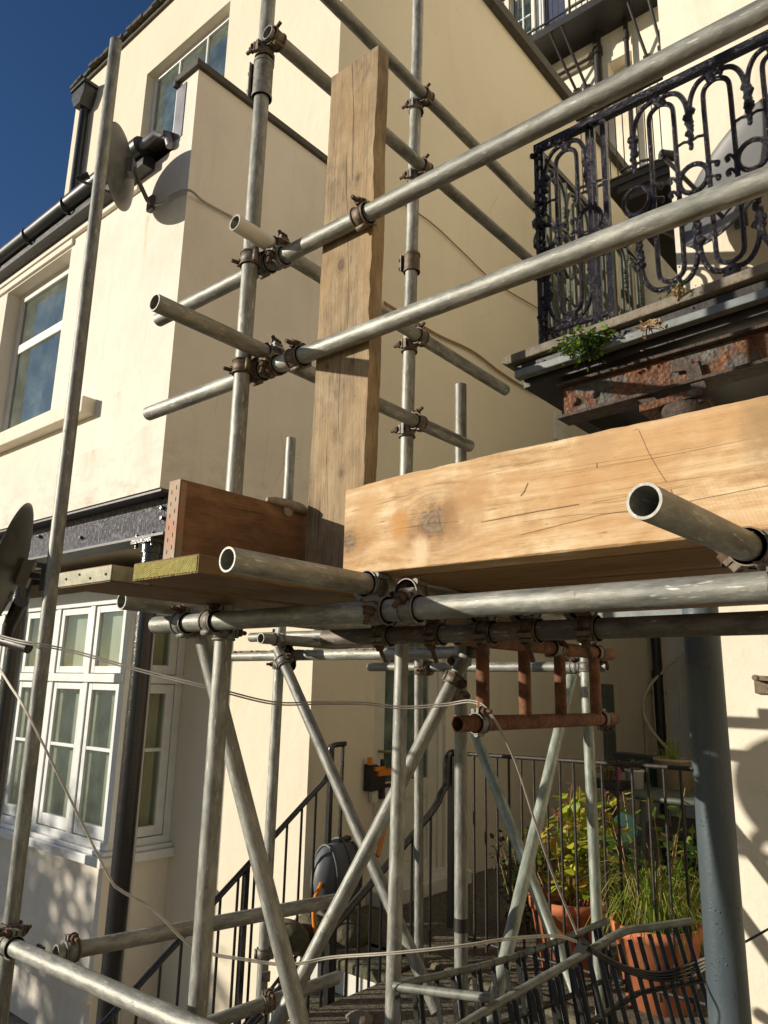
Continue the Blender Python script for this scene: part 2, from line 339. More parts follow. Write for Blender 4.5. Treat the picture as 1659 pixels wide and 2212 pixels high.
def mat_glass(name, tint=(.8, .9, .88), trans=.6, ior=1.9):
    n = N(name); n.t.nodes.remove(n.b)
    tr = n.new('ShaderNodeBsdfTransparent'); tr.inputs[0].default_value = tuple(tint)+(1,)
    gl = n.new('ShaderNodeBsdfGlossy'); gl.inputs['Roughness'].default_value = .03
    c = n.co(world=True); df = n.new('ShaderNodeBsdfDiffuse'); n.put(df.inputs[0], n.ramp(n.noise(c, 5, 5), [(.4, (.10, .14, .12)), (.7, (.26, .33, .29))]))
    fr = n.new('ShaderNodeFresnel'); fr.inputs[0].default_value = ior
    bmp = n.new('ShaderNodeBump'); bmp.inputs['Strength'].default_value = .05; bmp.inputs['Distance'].default_value = .01
    n.l(n.noise(c, 3, 2), bmp.inputs['Height']); n.l(bmp.outputs[0], gl.inputs['Normal'])
    m0 = n.new('ShaderNodeMixShader'); m0.inputs[0].default_value = 1-trans; n.l(tr.outputs[0], m0.inputs[1]); n.l(df.outputs[0], m0.inputs[2])
    geo = n.new('ShaderNodeNewGeometry'); ff = n.math('MULTIPLY', fr.outputs[0], n.math('SUBTRACT', 1.0, geo.outputs['Backfacing']))
    m1 = n.new('ShaderNodeMixShader'); n.l(ff, m1.inputs[0]); n.l(m0.outputs[0], m1.inputs[1]); n.l(gl.outputs[0], m1.inputs[2])
    n.l(m1.outputs[0], n.o.inputs[0]); return n.m
def mat_leaf(name, pts, rough=.5):
    n = N(name); g = n.new('ShaderNodeNewGeometry')
    k = n.ramp(g.outputs['Random Per Island'], pts)
    k2 = n.mix(n.math('MULTIPLY', n.noise(n.co(world=True), 40, 3), .4), k, tuple(x*.5 for x in pts[0][1]))
    n.fin(k2, rough, 0, .4)
    tl = n.new('ShaderNodeBsdfTranslucent'); n.l(k2, tl.inputs[0]); ms = n.new('ShaderNodeMixShader'); ms.inputs[0].default_value = .35
    n.l(n.b.outputs[0], ms.inputs[1]); n.l(tl.outputs[0], ms.inputs[2]); n.l(ms.outputs[0], n.o.inputs[0]); return n.m
def mat_mesh_dish(name):
    n = N(name); sep = n.new('ShaderNodeSeparateXYZ'); n.l(n.co((1, 1, 1), world=True), sep.inputs[0])
    def st(i):
        return n.math('ABSOLUTE', n.math('SINE', n.math('MULTIPLY', sep.outputs[i], 620)))
    hole = n.math('MULTIPLY', n.math('GREATER_THAN', st(0), .55), n.math('GREATER_THAN', st(2), .55))
    k = n.mix(hole, (.20, .205, .20), (.045, .045, .045)); return n.fin(k, .5, .3)

def mat_blister():
    n = N('blistered_slate_paint'); c = n.co((1, 1, .4), world=True); a = n.noise(c, 5, 5); v = n.vor(n.co(world=True), 60)
    bl = n.math('MULTIPLY', n.ramp(v, [(.10, 1), (.24, 0)]), n.ramp(n.noise(n.co(world=True), 9, 2), [(.50, 0), (.6, 1)]))
    k = n.ramp(a, [(.35, (.060, .080, .090)), (.65, (.095, .120, .135))]); k = n.mix(n.math('MULTIPLY', n.ramp(n.noise(c, 22, 6, .7), [(.66, 0), (.7, 1)]), .7), k, (.03, .03, .028))
    n.bump(n.math('ADD', bl, n.math('MULTIPLY', n.noise(n.co(world=True), 90, 3), .3)), .8, .004); return n.fin(k, .42, 0, .3)
def mat_girderpaint():
    n = N('black_gloss_paint_with_glints'); c = n.co((1, 1, .45), world=True); a = n.noise(c, 80, 5, .7); b = n.noise(c, 210, 3, .6)
    n.bump(n.math('ADD', a, n.math('MULTIPLY', b, .5)), 1.0, .02)
    return n.fin(n.ramp(a, [(.35, (.03, .03, .035)), (.5, (.12, .12, .14)), (.65, (.42, .41, .46))]), .28, 0, 1.0)  # pale end of the ramp paints sun glints into the black
M = {}
M['cream'] = mat_plaster('cream_render', (.78, .725, .62), dirt=(.46, .41, .32), amt=.5, marks=[(-3.975, 2.93, .55, .035, (.55, .42, .20), .7), (-4.35, 1.42, .25, .20, (.42, .36, .27), .5), (-4.1, 1.75, .25, .07, (.46, .38, .28), .5), (-3.75, 1.45, .3, .10, (.40, .34, .26), .35)], foot=1.05)
M['cream2'] = mat_plaster('warm_cream_render', (.72, .655, .51), dirt=(.46, .39, .27), amt=.2)
M['cream_old'] = mat_plaster('stained_cream_render', (.78, .73, .60), dirt=(.44, .36, .22), amt=.55)
M['white'] = mat_simple('white_gloss_paint', (.74, .76, .74), .35, 0, .12, 9, .12, .001)
M['whitew'] = mat_simple('white_wood_paint', (.72, .70, .62), .4, 0, .15, 7, .12, .001)
M['tube'] = mat_tube()
M['tube_green'] = mat_tube('green_grey_tube', (.27, .31, .265), (.14, .17, .14), (.46, .50, .44), .3, .45)
M['tube_shade'] = mat_tube('shade_darkened_tube', (.13, .115, .09), (.06, .055, .045), (.22, .20, .16), .3, .55)  # darker copy of the galvanised tube, shade under the deck put into its colour
def mat_coupler():
    n = N('worn_steel_fitting'); c = n.co(rnd=True); a = n.noise(c, 45, 7, .72); b = n.noise(c, 9, 3)
    zinc = n.ramp(a, [(.35, (.10, .098, .085)), (.6, (.27, .265, .235))]); brown = n.ramp(a, [(.35, (.06, .04, .028)), (.6, (.19, .145, .095))])
    k = n.mix(n.ramp(n.math('ADD', n.math('MULTIPLY', n.oi.outputs['Random'], .6), n.math('MULTIPLY', b, .5)), [(.35, 0), (.75, 1)]), brown, zinc)
    n.bump(a, .7, .003); return n.fin(k, n.math('MULTIPLY_ADD', a, .4, .35), .35)
M['coupler'] = mat_coupler()
M['bolt'] = mat_simple('rusty_bolt', (.125, .070, .038), .8, .1, .5, 60, .8, .002, col2=(.045, .028, .02))
M['rust'] = mat_rust('orange_rust')
M['peel'] = mat_peel('peeling_girder_paint')
M['peeldark'] = mat_simple('dark_corroded_iron', (.10, .065, .045), .7, 0, .6, 40, 1.0, .006, world=True, col2=(.022, .018, .016))
M['iron'] = mat_castiron('black_gloss_cast_iron')
M['irongreen'] = mat_simple('weathered_green_black_iron', (.06, .07, .05), .5, .1, .5, 50, .8, .003, world=True)
M['irondark'] = mat_simple('flaking_dark_iron', (.035, .028, .022), .5, .1, .6, 60, .8, .003, world=True, col2=(.012, .010, .009))
M['blackpaint'] = mat_simple('black_gloss_paint', (.018, .018, .020), .18, 0, .3, 40, .5, .003, spec=.7)
M['girderblack'] = mat_girderpaint()
M['columngrey'] = mat_blister()
M['lead'] = mat_simple('grey_lead', (.22, .22, .24), .45, .2, .3, 12)
M['gutter'] = mat_simple('black_plastic_gutter', (.02, .024, .026), .38, 0, .3, 20, .1, .001)
M['coping'] = mat_simple('dark_coping', (.09, .08, .065), .8, 0, .4, 20, .5, .006, world=True)
M['slate'] = mat_simple('mossy_slate', (.10, .085, .06), .85, 0, .5, 30, .8, .01, world=True)
M['stone'] = mat_simple('weathered_stone_edge', (.24, .21, .16), .85, 0, .4, 18, .8, .008, world=True)
M['mossstone'] = mat_simple('mossy_stone', (.15, .125, .08), .9, 0, .6, 9, .9, .015, world=True, col2=(.05, .055, .025))
M['gravel'] = mat_simple('gritty_paving', (.24, .205, .15), .95, 0, .5, 45, 1.0, .02, world=True, col2=(.08, .07, .05))
M['earth'] = mat_simple('damp_ground', (.07, .06, .045), .95, 0, .5, 10, 1.0, .02, world=True)
M['bouncegrit'] = mat_simple('pale_bounce_ground', (.27, .22, .15), .95, 0, .4, 8, 1.0, .02, world=True)  # kept pale and warm so the ground bounces light up onto shaded walls
M['darkpaint'] = mat_simple('dark_brown_paint', (.03, .026, .022), .45, 0, .4, 20, .4, .003, world=True)
M['greygutter'] = mat_simple('blue_grey_paint_and_skylit_wall', (.22, .25, .25), .5, 0, .35, 14, .4, .003, world=True)
M['soffit'] = mat_simple('cream_soffit_board', (.60, .52, .35), .7, 0, .12, 4, .1, .002, world=True)
M['terracotta'] = mat_simple('terracotta', (.62, .20, .08), .75, 0, .3, 9, .4, .003)
M['whitepot'] = mat_simple('white_ceramic', (.72, .70, .64), .3, 0, .08, 6)
M['beigepot'] = mat_simple('beige_plastic', (.42, .32, .20), .5, 0, .15, 6)
M['green_plastic'] = mat_simple('dark_green_plastic', (.03, .075, .055), .4, 0, .3, 9)
M['teal'] = mat_simple('teal_plastic', (.006, .05, .035), .9, 0, .3, 9)
M['tablegrey'] = mat_simple('grey_green_table', (.12, .14, .11), .5, 0, .3, 20)
M['blackplastic'] = mat_simple('black_plastic', (.02, .018, .018), .5, 0, .3, 20)
M['orange'] = mat_simple('orange_plastic', (.75, .24, .02), .4, 0, .2, 12)
M['greyplastic'] = mat_simple('grey_plastic', (.11, .12, .13), .5, 0, .3, 12)
M['cable'] = mat_simple('grey_cable', (.40, .37, .31), .45, 0, .2, 30, .1, .001)
M['cablewhite'] = mat_simple('pale_cable', (.62, .58, .48), .45, 0, .2, 30, .1, .001)
M['dishdark'] = mat_simple('blackened_dish', (.06, .058, .05), .45, .3, .5, 18, .3, .002)
M['dishgrey'] = mat_simple('weathered_dish_grey', (.12, .118, .105), .5, .3, .35, 18, .3, .002)
M['dishmesh'] = mat_mesh_dish('perforated_dish')
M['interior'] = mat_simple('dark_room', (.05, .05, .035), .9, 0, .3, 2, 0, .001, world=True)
M['curtain'] = mat_simple('pale_curtain', (.72, .66, .38), .9, 0, .2, 3, .1, .003, world=True)
M['blind2'] = mat_simple('net_curtain', (.66, .68, .60), .9, 0, .3, 3, .1, .003, world=True)
M['blind'] = mat_simple('frosted_blind', (.74, .80, .77), .8, 0, .2, 4, .1, .002, world=True)
M['glass'] = mat_glass('window_glass', (.92, .94, .90), .84)
M['glassky'] = mat_glass('reflecting_sash_glass', (.7, .75, .7), .5, 4.5)
M['glassgreen'] = mat_glass('pale_green_glass', (.6, .8, .7), .35)
M['doorpaint'] = mat_simple('door_white', (.66, .64, .54), .35, 0, .1, 4, .08, .001)
M['bluedoor'] = mat_simple('dark_blue_door', (.05, .06, .11), .4, 0, .2, 4)
M['gold'] = mat_simple('tarnished_brass', (.5, .36, .12), .35, .8, .3, 20)
M['leafyel'] = mat_leaf('yellow_green_leaves', [(0, (.20, .34, .03)), (.4, (.46, .54, .05)), (.75, (.74, .66, .07)), (1, (.55, .24, .08))])
M['leafgreen'] = mat_leaf('green_leaves', [(0, (.06, .14, .02)), (.5, (.13, .27, .03)), (.85, (.20, .28, .04)), (1, (.35, .26, .10))])
M['leafdark'] = mat_leaf('dark_green_leaves', [(0, (.02, .045, .012)), (1, (.05, .09, .02))])
M['fern'] = mat_leaf('bright_fern', [(0, (.07, .16, .01)), (.6, (.16, .30, .02)), (1, (.28, .36, .04))])
M['grass'] = mat_leaf('grass_blades', [(0, (.12, .22, .02)), (.55, (.28, .38, .04)), (.8, (.52, .42, .15)), (1, (.60, .44, .20))])
M['stem'] = mat_simple('dry_stem', (.35, .22, .10), .8, 0, .3, 30)
M['flower'] = mat_simple('pink_petals', (.65, .03, .28), .6, 0, .2, 30)
M['redleaf'] = mat_leaf('faded_red_flowers', [(0, (.45, .12, .08)), (1, (.60, .28, .18))])
# timbers, grain colours: dark line, mid, light, big-patch tint, knot, knot halo
M['plankwood'] = grainmat('weathered_plank', 'Z', [(.12, .085, .05), (.275, .205, .12), (.42, .33, .20), (.38, .255, .115), (.14, .10, .06), (.20, .13, .07)],
                          knots=[(.92, -.01, .022), (1.18, .045, .014), (.62, -.05, .012), (.30, .02, .012)], crack=.5, fine=1.3, lines=.45, splits=PLANK_LINES, blot=1.4)
M['beamwood'] = grainmat('fresh_sawn_beam', 'X', [(.38, .225, .10), (.62, .44, .24), (.82, .67, .45), (.50, .29, .125), (.27, .19, .12), (.28, .15, .06)],
                         knots=[(.262, -.012, .056), (.018, -.028, .038)], crack=.35, fine=.8, wild=1.2, lines=.85, splits=BEAM_LINES, patch=.8, blot=1.7,
                         stain=[(.165, -.006, .032, (.50, .24, .06)), (.302, -.012, .030, (.34, .19, .08)), (.36, .035, .055, (.46, .27, .115)), (.05, -.02, .03, (.40, .23, .09)), (.225, -.070, .030, (.74, .58, .37)), (.07, .03, .05, (.52, .33, .15)), (.95, .070, .09, (.30, .20, .10)), (.62, .10, .05, (.48, .30, .15)), (1.05, -.02, .04, (.45, .33, .19))])
M['boardwood'] = grainmat('old_red_board', 'Y', [(.12, .065, .032), (.21, .115, .058), (.29, .165, .085), (.10, .055, .03), (.06, .03, .02), (.10, .05, .03)], crack=.6, fine=.4, lines=.4, blot=1.6)
M['boarddeck'] = grainmat('scaffold_board_underside', 'Y', [(.11, .065, .028), (.20, .125, .055), (.28, .18, .085), (.12, .08, .04), (.1, .06, .03), (.15, .09, .04)], crack=.9, across=0)
M['flatwood'] = grainmat('sawn_softwood', 'X', [(.20, .11, .045), (.36, .22, .10), (.46, .30, .14), (.26, .16, .07), (.2, .12, .06), (.25, .15, .07)], crack=.6, across=1)
def mat_endgrain():
    n = N('mossy_end_grain'); sep = n.new('ShaderNodeSeparateXYZ'); n.l(n.tc.outputs['Object'], sep.inputs[0])
    x = n.math('SUBTRACT', sep.outputs[0], -.03); z = n.math('ADD', sep.outputs[2], .07)
    r = n.math('SQRT', n.math('ADD', n.math('MULTIPLY', x, x), n.math('MULTIPLY', z, z)))
    r = n.math('ADD', r, n.math('MULTIPLY', n.noise(n.co(), 25, 5), .016))
    w = n.math('SINE', n.math('MULTIPLY', r, 1500)); a = n.noise(n.co(), 70, 6, .75)
    k = n.ramp(n.math('MULTIPLY_ADD', w, .13, a), [(.2, (.15, .13, .035)), (.5, (.36, .32, .10)), (.9, (.52, .46, .19))])
    n.bump(n.math('ADD', w, n.math('MULTIPLY', a, 3)), .6, .002); return n.fin(k, .9, 0, .2)
M['endgrain'] = mat_endgrain()

# ================================================================== SETTING
def wallY(mb, X0, X1, Z0, Z1, Y, holes, t=.25):
    """wall in an X-Z plane, outer face at Y (facing -Y), with rectangular openings (x0,x1,z0,z1)"""
    xs = sorted({X0, X1} | {h[i] for h in holes for i in (0, 1)}); zs = sorted({Z0, Z1} | {h[i] for h in holes for i in (2, 3)})
    for i in range(len(xs)-1):
        for j in range(len(zs)-1):
            cx, cz = (xs[i]+xs[i+1])/2, (zs[j]+zs[j+1])/2
            if any(h[0] < cx < h[1] and h[2] < cz < h[3] for h in holes): continue
            for y, fl in ((Y, 0), (Y+t, 1)):
                q = [(xs[i], y, zs[j]), (xs[i+1], y, zs[j]), (xs[i+1], y, zs[j+1]), (xs[i], y, zs[j+1])]
                mb.add(q, [(0, 1, 2, 3) if not fl else (3, 2, 1, 0)])
    for (a, b, c, d) in list(holes)+[(X0, X1, Z0, Z1)]:
        mb.add([(a,Y,c),(b,Y,c),(b,Y+t,c),(a,Y+t,c),(a,Y,d),(b,Y,d),(b,Y+t,d),(a,Y+t,d)], [(0,1,2,3),(7,6,5,4),(0,3,7,4),(1,5,6,2)])
def wallX(mb, Y0, Y1, Z0, Z1, X, holes, t=.25):
    """wall in a Y-Z plane, outer face at X (facing +X)"""
    tmp = MB(); wallY(tmp, Y0, Y1, Z0, Z1, 0, holes, t)
    mb.add([(X-v.y, v.x, v.z) for v in tmp.v], [tuple(f) for f in tmp.f])
# ground: one sheet to the horizon
g = MB(); g.add([(-400, -400, -2.6), (400, -400, -2.6), (400, 400, -2.6), (-400, 400, -2.6)], [(0, 1, 2, 3)])
tag(g.build('ground', M['bouncegrit']), kind='structure')
PZ = -1.36
p = MB(); p.box((-2.58, -2.0, -2.6), (6, 9.3, PZ)); p.box((-3.5, 3.42, -2.6), (-2.58, 9.3, PZ))
tag(p.build('patio', M['gravel']), kind='structure')
p = MB(); p.box((-9.5, -1, -2.6), (-3.42, 3.42, -2.3))
tag(p.build('garden_terrace', M['bouncegrit']), kind='structure')

# ---------------------------------------------------------------- cream house with door (main block)
XM, YM = -3.5, 3.42
house = thing('rear_house_wing', (XM, YM, -1.4), 'tall cream rendered house wing whose shaded side fills the middle behind the scaffold', 'house')
uw = (at(322, 124, Y=YM).x, -4.99, 5.00, 6.30)     # upper window opening
w = MB(); wallY(w, -8.0, XM, -2.6, 7.02, YM, [uw])
wd = (4.03, 4.86, PZ+.02, .62); wv = (7.72, 7.95, 4.95, 5.45); wf = (6.72, 7.30, 3.35, 4.75)
w2 = MB(); wallX(w2, YM+.25, 9.3, -2.6, 7.08, XM, [wd, wf, wv])
w.add(w2.v, w2.f); w.box((-7.99, YM+.26, 3), (-7.8, 9.3, 7.0))
w.build('wall', M['cream2'], house, fix=False)
rf = MB(); rf.prism([(-8.08, YM-.03, 7.0), (XM+.03, YM-.03, 7.0), (XM+.03, YM-.03, 7.05), (-8.08, YM-.03, 7.05)], (0, 6.2, .05))
rf.build('roof_edge', M['slate'], house)
# rough slate ends along the eave
rr = MB(); random.seed(3)
for i in range(46):
    x = -8.1+i*.1; rr.box((x, YM-.055-random.random()*.04, 7.052), (x+.094, YM+.3, 7.075+random.random()*.03))
rr.build('roof_slates', M['slate'], house)
MB().box((XM+.003, YM+.1, 7.00), (XM+.09, 9.3, 7.13)).build('verge_board', M['coping'], house)
# recessed upper window
def sash(parent, x0, x1, z0, z1, y, mull=(), trans=(), fr=.045, mat='white', curtain=True, bars=.025, glass='glass'):
    f = MB()
    f.box((x0, y, z0), (x0+fr, y+.05, z1)); f.box((x1-fr, y, z0), (x1, y+.05, z1))
    f.box((x0+fr, y+.001, z0), (x1-fr, y+.049, z0+fr)); f.box((x0+fr, y+.001, z1-fr), (x1-fr, y+.049, z1))
    for m in mull: f.box((m-bars/2, y+.004, z0+fr), (m+bars/2, y+.046, z1-fr))
    for m in trans: f.box((x0+fr, y+.007, m-bars/2), (x1-fr, y+.043, m+bars/2))
    fo = f.build('window_frame', M[mat], parent, bevel=.003)
    gp = MB(); gp.box((x0+fr-.005, y+.022, z0+fr-.005), (x1-fr+.005, y+.026, z1-fr+.005)); gp.build('pane', M[glass], fo)
    if curtain:
        c = MB(); c.grid(lambda u, v: V((x0+.02+(x1-x0-.04)*u*.42, y+.12+.02*math.sin(u*26), z0+.02+(z1-z0-.04)*v)), 40, 1)
        c.build('curtain', M['curtain'], fo)
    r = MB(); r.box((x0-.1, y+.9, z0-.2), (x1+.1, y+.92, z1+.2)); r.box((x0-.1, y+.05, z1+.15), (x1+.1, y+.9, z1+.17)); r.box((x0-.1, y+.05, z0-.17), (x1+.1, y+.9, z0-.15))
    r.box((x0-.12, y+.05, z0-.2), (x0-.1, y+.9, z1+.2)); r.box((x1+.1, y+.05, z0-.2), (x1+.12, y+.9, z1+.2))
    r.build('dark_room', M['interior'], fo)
    return fo
sash(house, uw[0], uw[1], uw[2], uw[3], YM+.09, mull=[uw[0]+(uw[1]-uw[0])*k/3 for k in (1, 2)], curtain=True, glass='glassky')
# the far side window, cornice and vent on the shaded side
f = MB(); f.box((XM-.12, wf[0], wf[2]), (XM-.07, wf[1], wf[3])); f.build('window_frame', M['irongreen'], house)
f = MB(); f.box((XM, wf[0]-.08, wf[3]+.02), (XM+.06, wf[1]+.08, wf[3]+.12)); f.box((XM, wf[0]-.04, wf[3]-.04), (XM+.035, wf[1]+.04, wf[3]+.018)); f.build('cornice', M['cream2'], house)
MB().box((XM-.24, wv[0], wv[2]), (XM-.2, wv[1], wv[3])).build('vent', M['interior'], house)
# string line, low white utility box
q = at(1208, 925, X=XM)
b = MB(); b.box((XM, q.y-.14, q.z-.16), (XM+.035, q.y+.1, q.z+.16)); b.build('utility_box', M['whitew'], house, bevel=.004)
# white door with green glazing
d = MB(); y0, y1, z0, z1 = wd
d.box((XM-.10, y0, z0), (XM-.03, y0+.05, z1)); d.box((XM-.10, y1-.05, z0), (XM-.03, y1, z1)); d.box((XM-.10, y0+.05, z1-.06), (XM-.03, y1-.05, z1))
d.build('door_frame', M['doorpaint'], house, bevel=.004)
dr = MB(); zl = -.63
dr.box((XM-.085, y0+.05, z0+.01), (XM-.045, y0+.16, z1-.06)); dr.box((XM-.085, y1-.16, z0+.01), (XM-.045, y1-.05, z1-.06))
dr.box((XM-.084, y0+.16, z0+.01), (XM-.046, y1-.16, z0+.16)); dr.box((XM-.084, y0+.16, zl-.12), (XM-.046, y1-.16, zl)); dr.box((XM-.084, y0+.16, z1-.18), (XM-.046, y1-.16, z1-.06))
dr.box((XM-.075, y0+.16, z0+.16), (XM-.055, y1-.16, zl-.12))
do = dr.build('door', M['doorpaint'], house, bevel=.003)
MB().box((XM-.070, y0+.16, zl), (XM-.062, y1-.16, z1-.18)).build('glass_panel', M['glassgreen'], do)
h = MB(); h.cyl((XM-.045, y0+.1, -.42), (XM+.02, y0+.1, -.42), .009, 8); h.sweep([(XM+.02, y0+.1, -.42), (XM+.025, y0+.14, -.42), (XM+.022, y0+.21, -.425)], .009, 8); h.build('handle', M['gold'], do)
MB().box((XM-.2, y0-.3, z0-.3), (XM-.19, y1+.3, z1+.3)).build('dark_room', M['blind'], do)
MB().box((XM-.06, y0-.04, PZ), (XM+.17, y1+.10, PZ+.095)).build('doorstep', M['whitew'], house, bevel=.01)

# ---------------------------------------------------------------- bay window (part of the wing)
YB, XB = 2.92, -4.87
bx = [at(d_, 1330, Y=YB).x for d_ in (54, 127, 200, 281)]
bx[3] = XB
ztop, ztr, zgl, zbot = .62, .03, -.46, -1.06
bay = MB(); bay.box((-7.6, YB, -2.6), (XB, YM, zbot-.12))
MB().box((-7.6, YB-.02, ztop+.055), (XB+.02, YM, ztop+.16)).build('bay_head', M['stone'], house)
bay.build('bay_base', M['cream'], house)
MB().box((-7.6, YB-.035, -1.98), (XB+.03, YB-.001, -1.90)).build('plinth', M['cream'], house)
sl_ = MB(); sl_.box((-7.6, YB-.07, zbot-.12), (XB+.07, YM, zbot-.06)); sl_.box((-7.6, YB-.04, zbot-.06), (XB+.04, YM, zbot-.03)); sl_.build('sill', M['white'], house, bevel=.006)
fr = MB()
fr.box((-7.6, YB-.012, ztop-.06), (XB+.012, YB+.06, ztop+.055))     # head
fr.box((-7.6, YB-.02, ztr-.03), (XB+.02, YB+.06, ztr+.03))         # transom
fr.box((-7.6, YB-.005, zbot-.03), (XB+.005, YB+.06, zbot+.02))
for x in bx: fr.box((x-.035, YB, zbot+.02), (x+.03, YB+.055, ztop-.06))
for x in (-6.9, -7.5): fr.box((x-.035, YB, zbot+.02), (x+.03, YB+.055, ztop-.06))
fr.box((XB-.055, YB+.055, ztop-.06), (XB+.012, YM, ztop+.055)); fr.box((XB-.055, YB+.06, ztr-.03), (XB+.02, YM, ztr+.03))
fr.box((XB-.055, YB+.06, zbot-.03), (XB+.005, YM, zbot+.02)); fr.box((XB-.05, YM-.06, zbot), (XB, YM-.001, ztop))
bayf = fr.build('bay_frame', M['white'], house, bevel=.003)
def casement(x0, x1, z0, z1, midbar=None):
    c = MB(); s = .050; y = YB+.012
    c.box((x0, y, z0), (x0+s, y+.038, z1)); c.box((x1-s, y, z0), (x1, y+.038, z1)); c.box((x0+s, y+.001, z0), (x1-s, y+.037, z0+s+(.03 if midbar else 0))); c.box((x0+s, y+.001, z1-s), (x1-s, y+.037, z1))
    if midbar: c.box((x0+s, y+.002, midbar-.012), (x1-s, y+.036, midbar+.012))
    o = c.build('casement', M['white'], house, bevel=.003)
    MB().box((x0+s-.004, y+.018, z0+s-.004), (x1-s+.004, y+.021, z1-s+.004)).build('pane', M['glass'], o)
allx = [-7.5, -6.9]+bx
for i in range(len(allx)-1):
    a, b_ = allx[i]+.034, allx[i+1]-.039
    if allx[i+1] == XB: b_ = XB-.04
    if b_-a > .15:
        casement(a, b_, ztr+.035, ztop-.065); casement(a, b_, zbot+.025, ztr-.035, zgl)
for (z0, z1, mb_) in ((ztr+.035, ztop-.065, None), (zbot+.025, ztr-.035, zgl)):
    c = MB(); s = .065; X_ = XB-.045; Ya, Yb_ = YB+.06, YM-.065
    c.box((X_, Ya, z0), (X_+.038, Ya+s, z1)); c.box((X_, Yb_-s, z0), (X_+.038, Yb_, z1)); c.box((X_+.001, Ya+s, z0), (X_+.037, Yb_-s, z0+s)); c.box((X_+.001, Ya+s, z1-s), (X_+.037, Yb_-s, z1))
    if mb_: c.box((X_+.002, Ya+s, mb_-.012), (X_+.036, Yb_-s, mb_+.012))
    o = c.build('casement', M['white'], house, bevel=.003)
    MB().box((X_+.018, Ya+s-.004, z0+s-.004), (X_+.021, Yb_-s+.004, z1-s+.004)).build('pane', M['glass'], o)
cu = MB()
cu.grid(lambda u, v: V((XB-.085+.014*math.sin(u*30), YB+.08+(YM-YB-.1)*u, zbot+.02+(ztop-zbot-.08)*v)), 40, 1)
for k in range(len(allx)-1):
    cu.grid(lambda u, v: V((allx[k]+.05+.16*u, YB+.16+.015*math.sin(u*20), zbot+.02+(ztr-zbot-.08)*v)), 14, 1)
cu.build('curtain', M['curtain'], house)
bl = MB(); bl.box((-7.5, YB+.085, ztr+.02), (XB-.11, YB+.09, ztop-.05)); bl.build('blind', M['blind'], house)
bl = MB(); bl.grid(lambda u, v: V((-7.5+(XB+7.5-.13)*u, YB+.12+.004*math.sin(u*150), zbot+.02+(ztr-zbot)*v)), 160, 1); bl.build('net_curtain', M['blind2'], house)
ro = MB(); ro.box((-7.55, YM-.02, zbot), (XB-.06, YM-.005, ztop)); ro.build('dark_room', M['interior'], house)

# ---------------------------------------------------------------- oversailing first floor extension
XE, YE, ZE0, ZE1 = -3.55, 2.24, 1.05, 3.79
ext = thing('extension', (XE, YE, ZE0), 'cream first floor extension carried on a black girder, with sash window and end parapet', 'house')
wx0, wx1 = at(16, 640, Y=YE).x, at(152, 560, Y=YE).x
wz0, wz1 = at(60, 925, Y=YE).z, at(100, 575, Y=YE).z
w = MB(); wallY(w, -9.5, XE, ZE0, 3.30, YE, [(wx0, wx1, wz0, wz1)], t=.2)
w.box((XE-.2, YE, 3.30), (XE, YM-.002, ZE1)); w.box((XE-.2, YE+.2, ZE0), (XE, YM-.002, 3.30))
w.build('wall', M['cream'], ext)
cp = MB(); cp.box((XE-.225, YE-.03, ZE1), (XE+.03, YM-.004, ZE1+.05)); cp.box((XE-.232, YE-.035, ZE1-.03), (XE-.2, YM-.01, ZE1+.02))
cp.build('coping', M['coping'], ext, bevel=.006)
fl = MB(); fl.box((XE-.215, YE-.006, 3.36), (XE-.12, YE+.1, ZE1-.03)); fl.build('lead_flashing', M['lead'], ext)
rr = MB(); rr.prism([(-9.6, YE-.08, 3.36), (-9.6, YM, 3.80), (-9.6, YM, 3.84), (-9.6, YE-.08, 3.40)], (6.0-.16, 0, 0)); rr.build('roof', M['slate'], ext)
so_ = MB(); so_.box((-9.5, YE+.30, .90), (XE-.02, YM-.003, .93)); so_.box((-9.5, YE+.34, .93), (XE-.01, YM-.004, ZE0)); so_.box((-9.5, YE+.005, 1.0495), (XE-.002, YE+.30, 1.0499)); so_.build('soffit', M['soffit'], ext)
# window surround and sash
hd = MB(); hd.box((wx0-.25, YE-.02, wz1+.015), (wx1+.03, YE, wz1+.06)); hd.box((-9.5, YE-.03, 3.16), (XE-.55, YE, 3.19)); hd.build('hood_moulding', M['cream'], ext)
si = MB(); si.box((wx0-.3, YE-.09, wz0-.115), (at(205, 890, Y=YE).x, YE+.05, wz0-.005)); si.build('sill', M['cream_old'], ext, bevel=.008)
zm = (wz0+wz1)/2+.17
so2 = sash(ext, wx0, wx1, wz0, wz1, YE+.10, trans=[zm], fr=.07, mat='whitew', bars=.075, curtain=False, glass='glassky')
bxo = MB(); bxo.box((wx0+.05, YE+.17, wz0+.08), (wx0+.22, YE+.3, wz0+.34)); bxo.build('box_on_sill', M['gold'], so2)
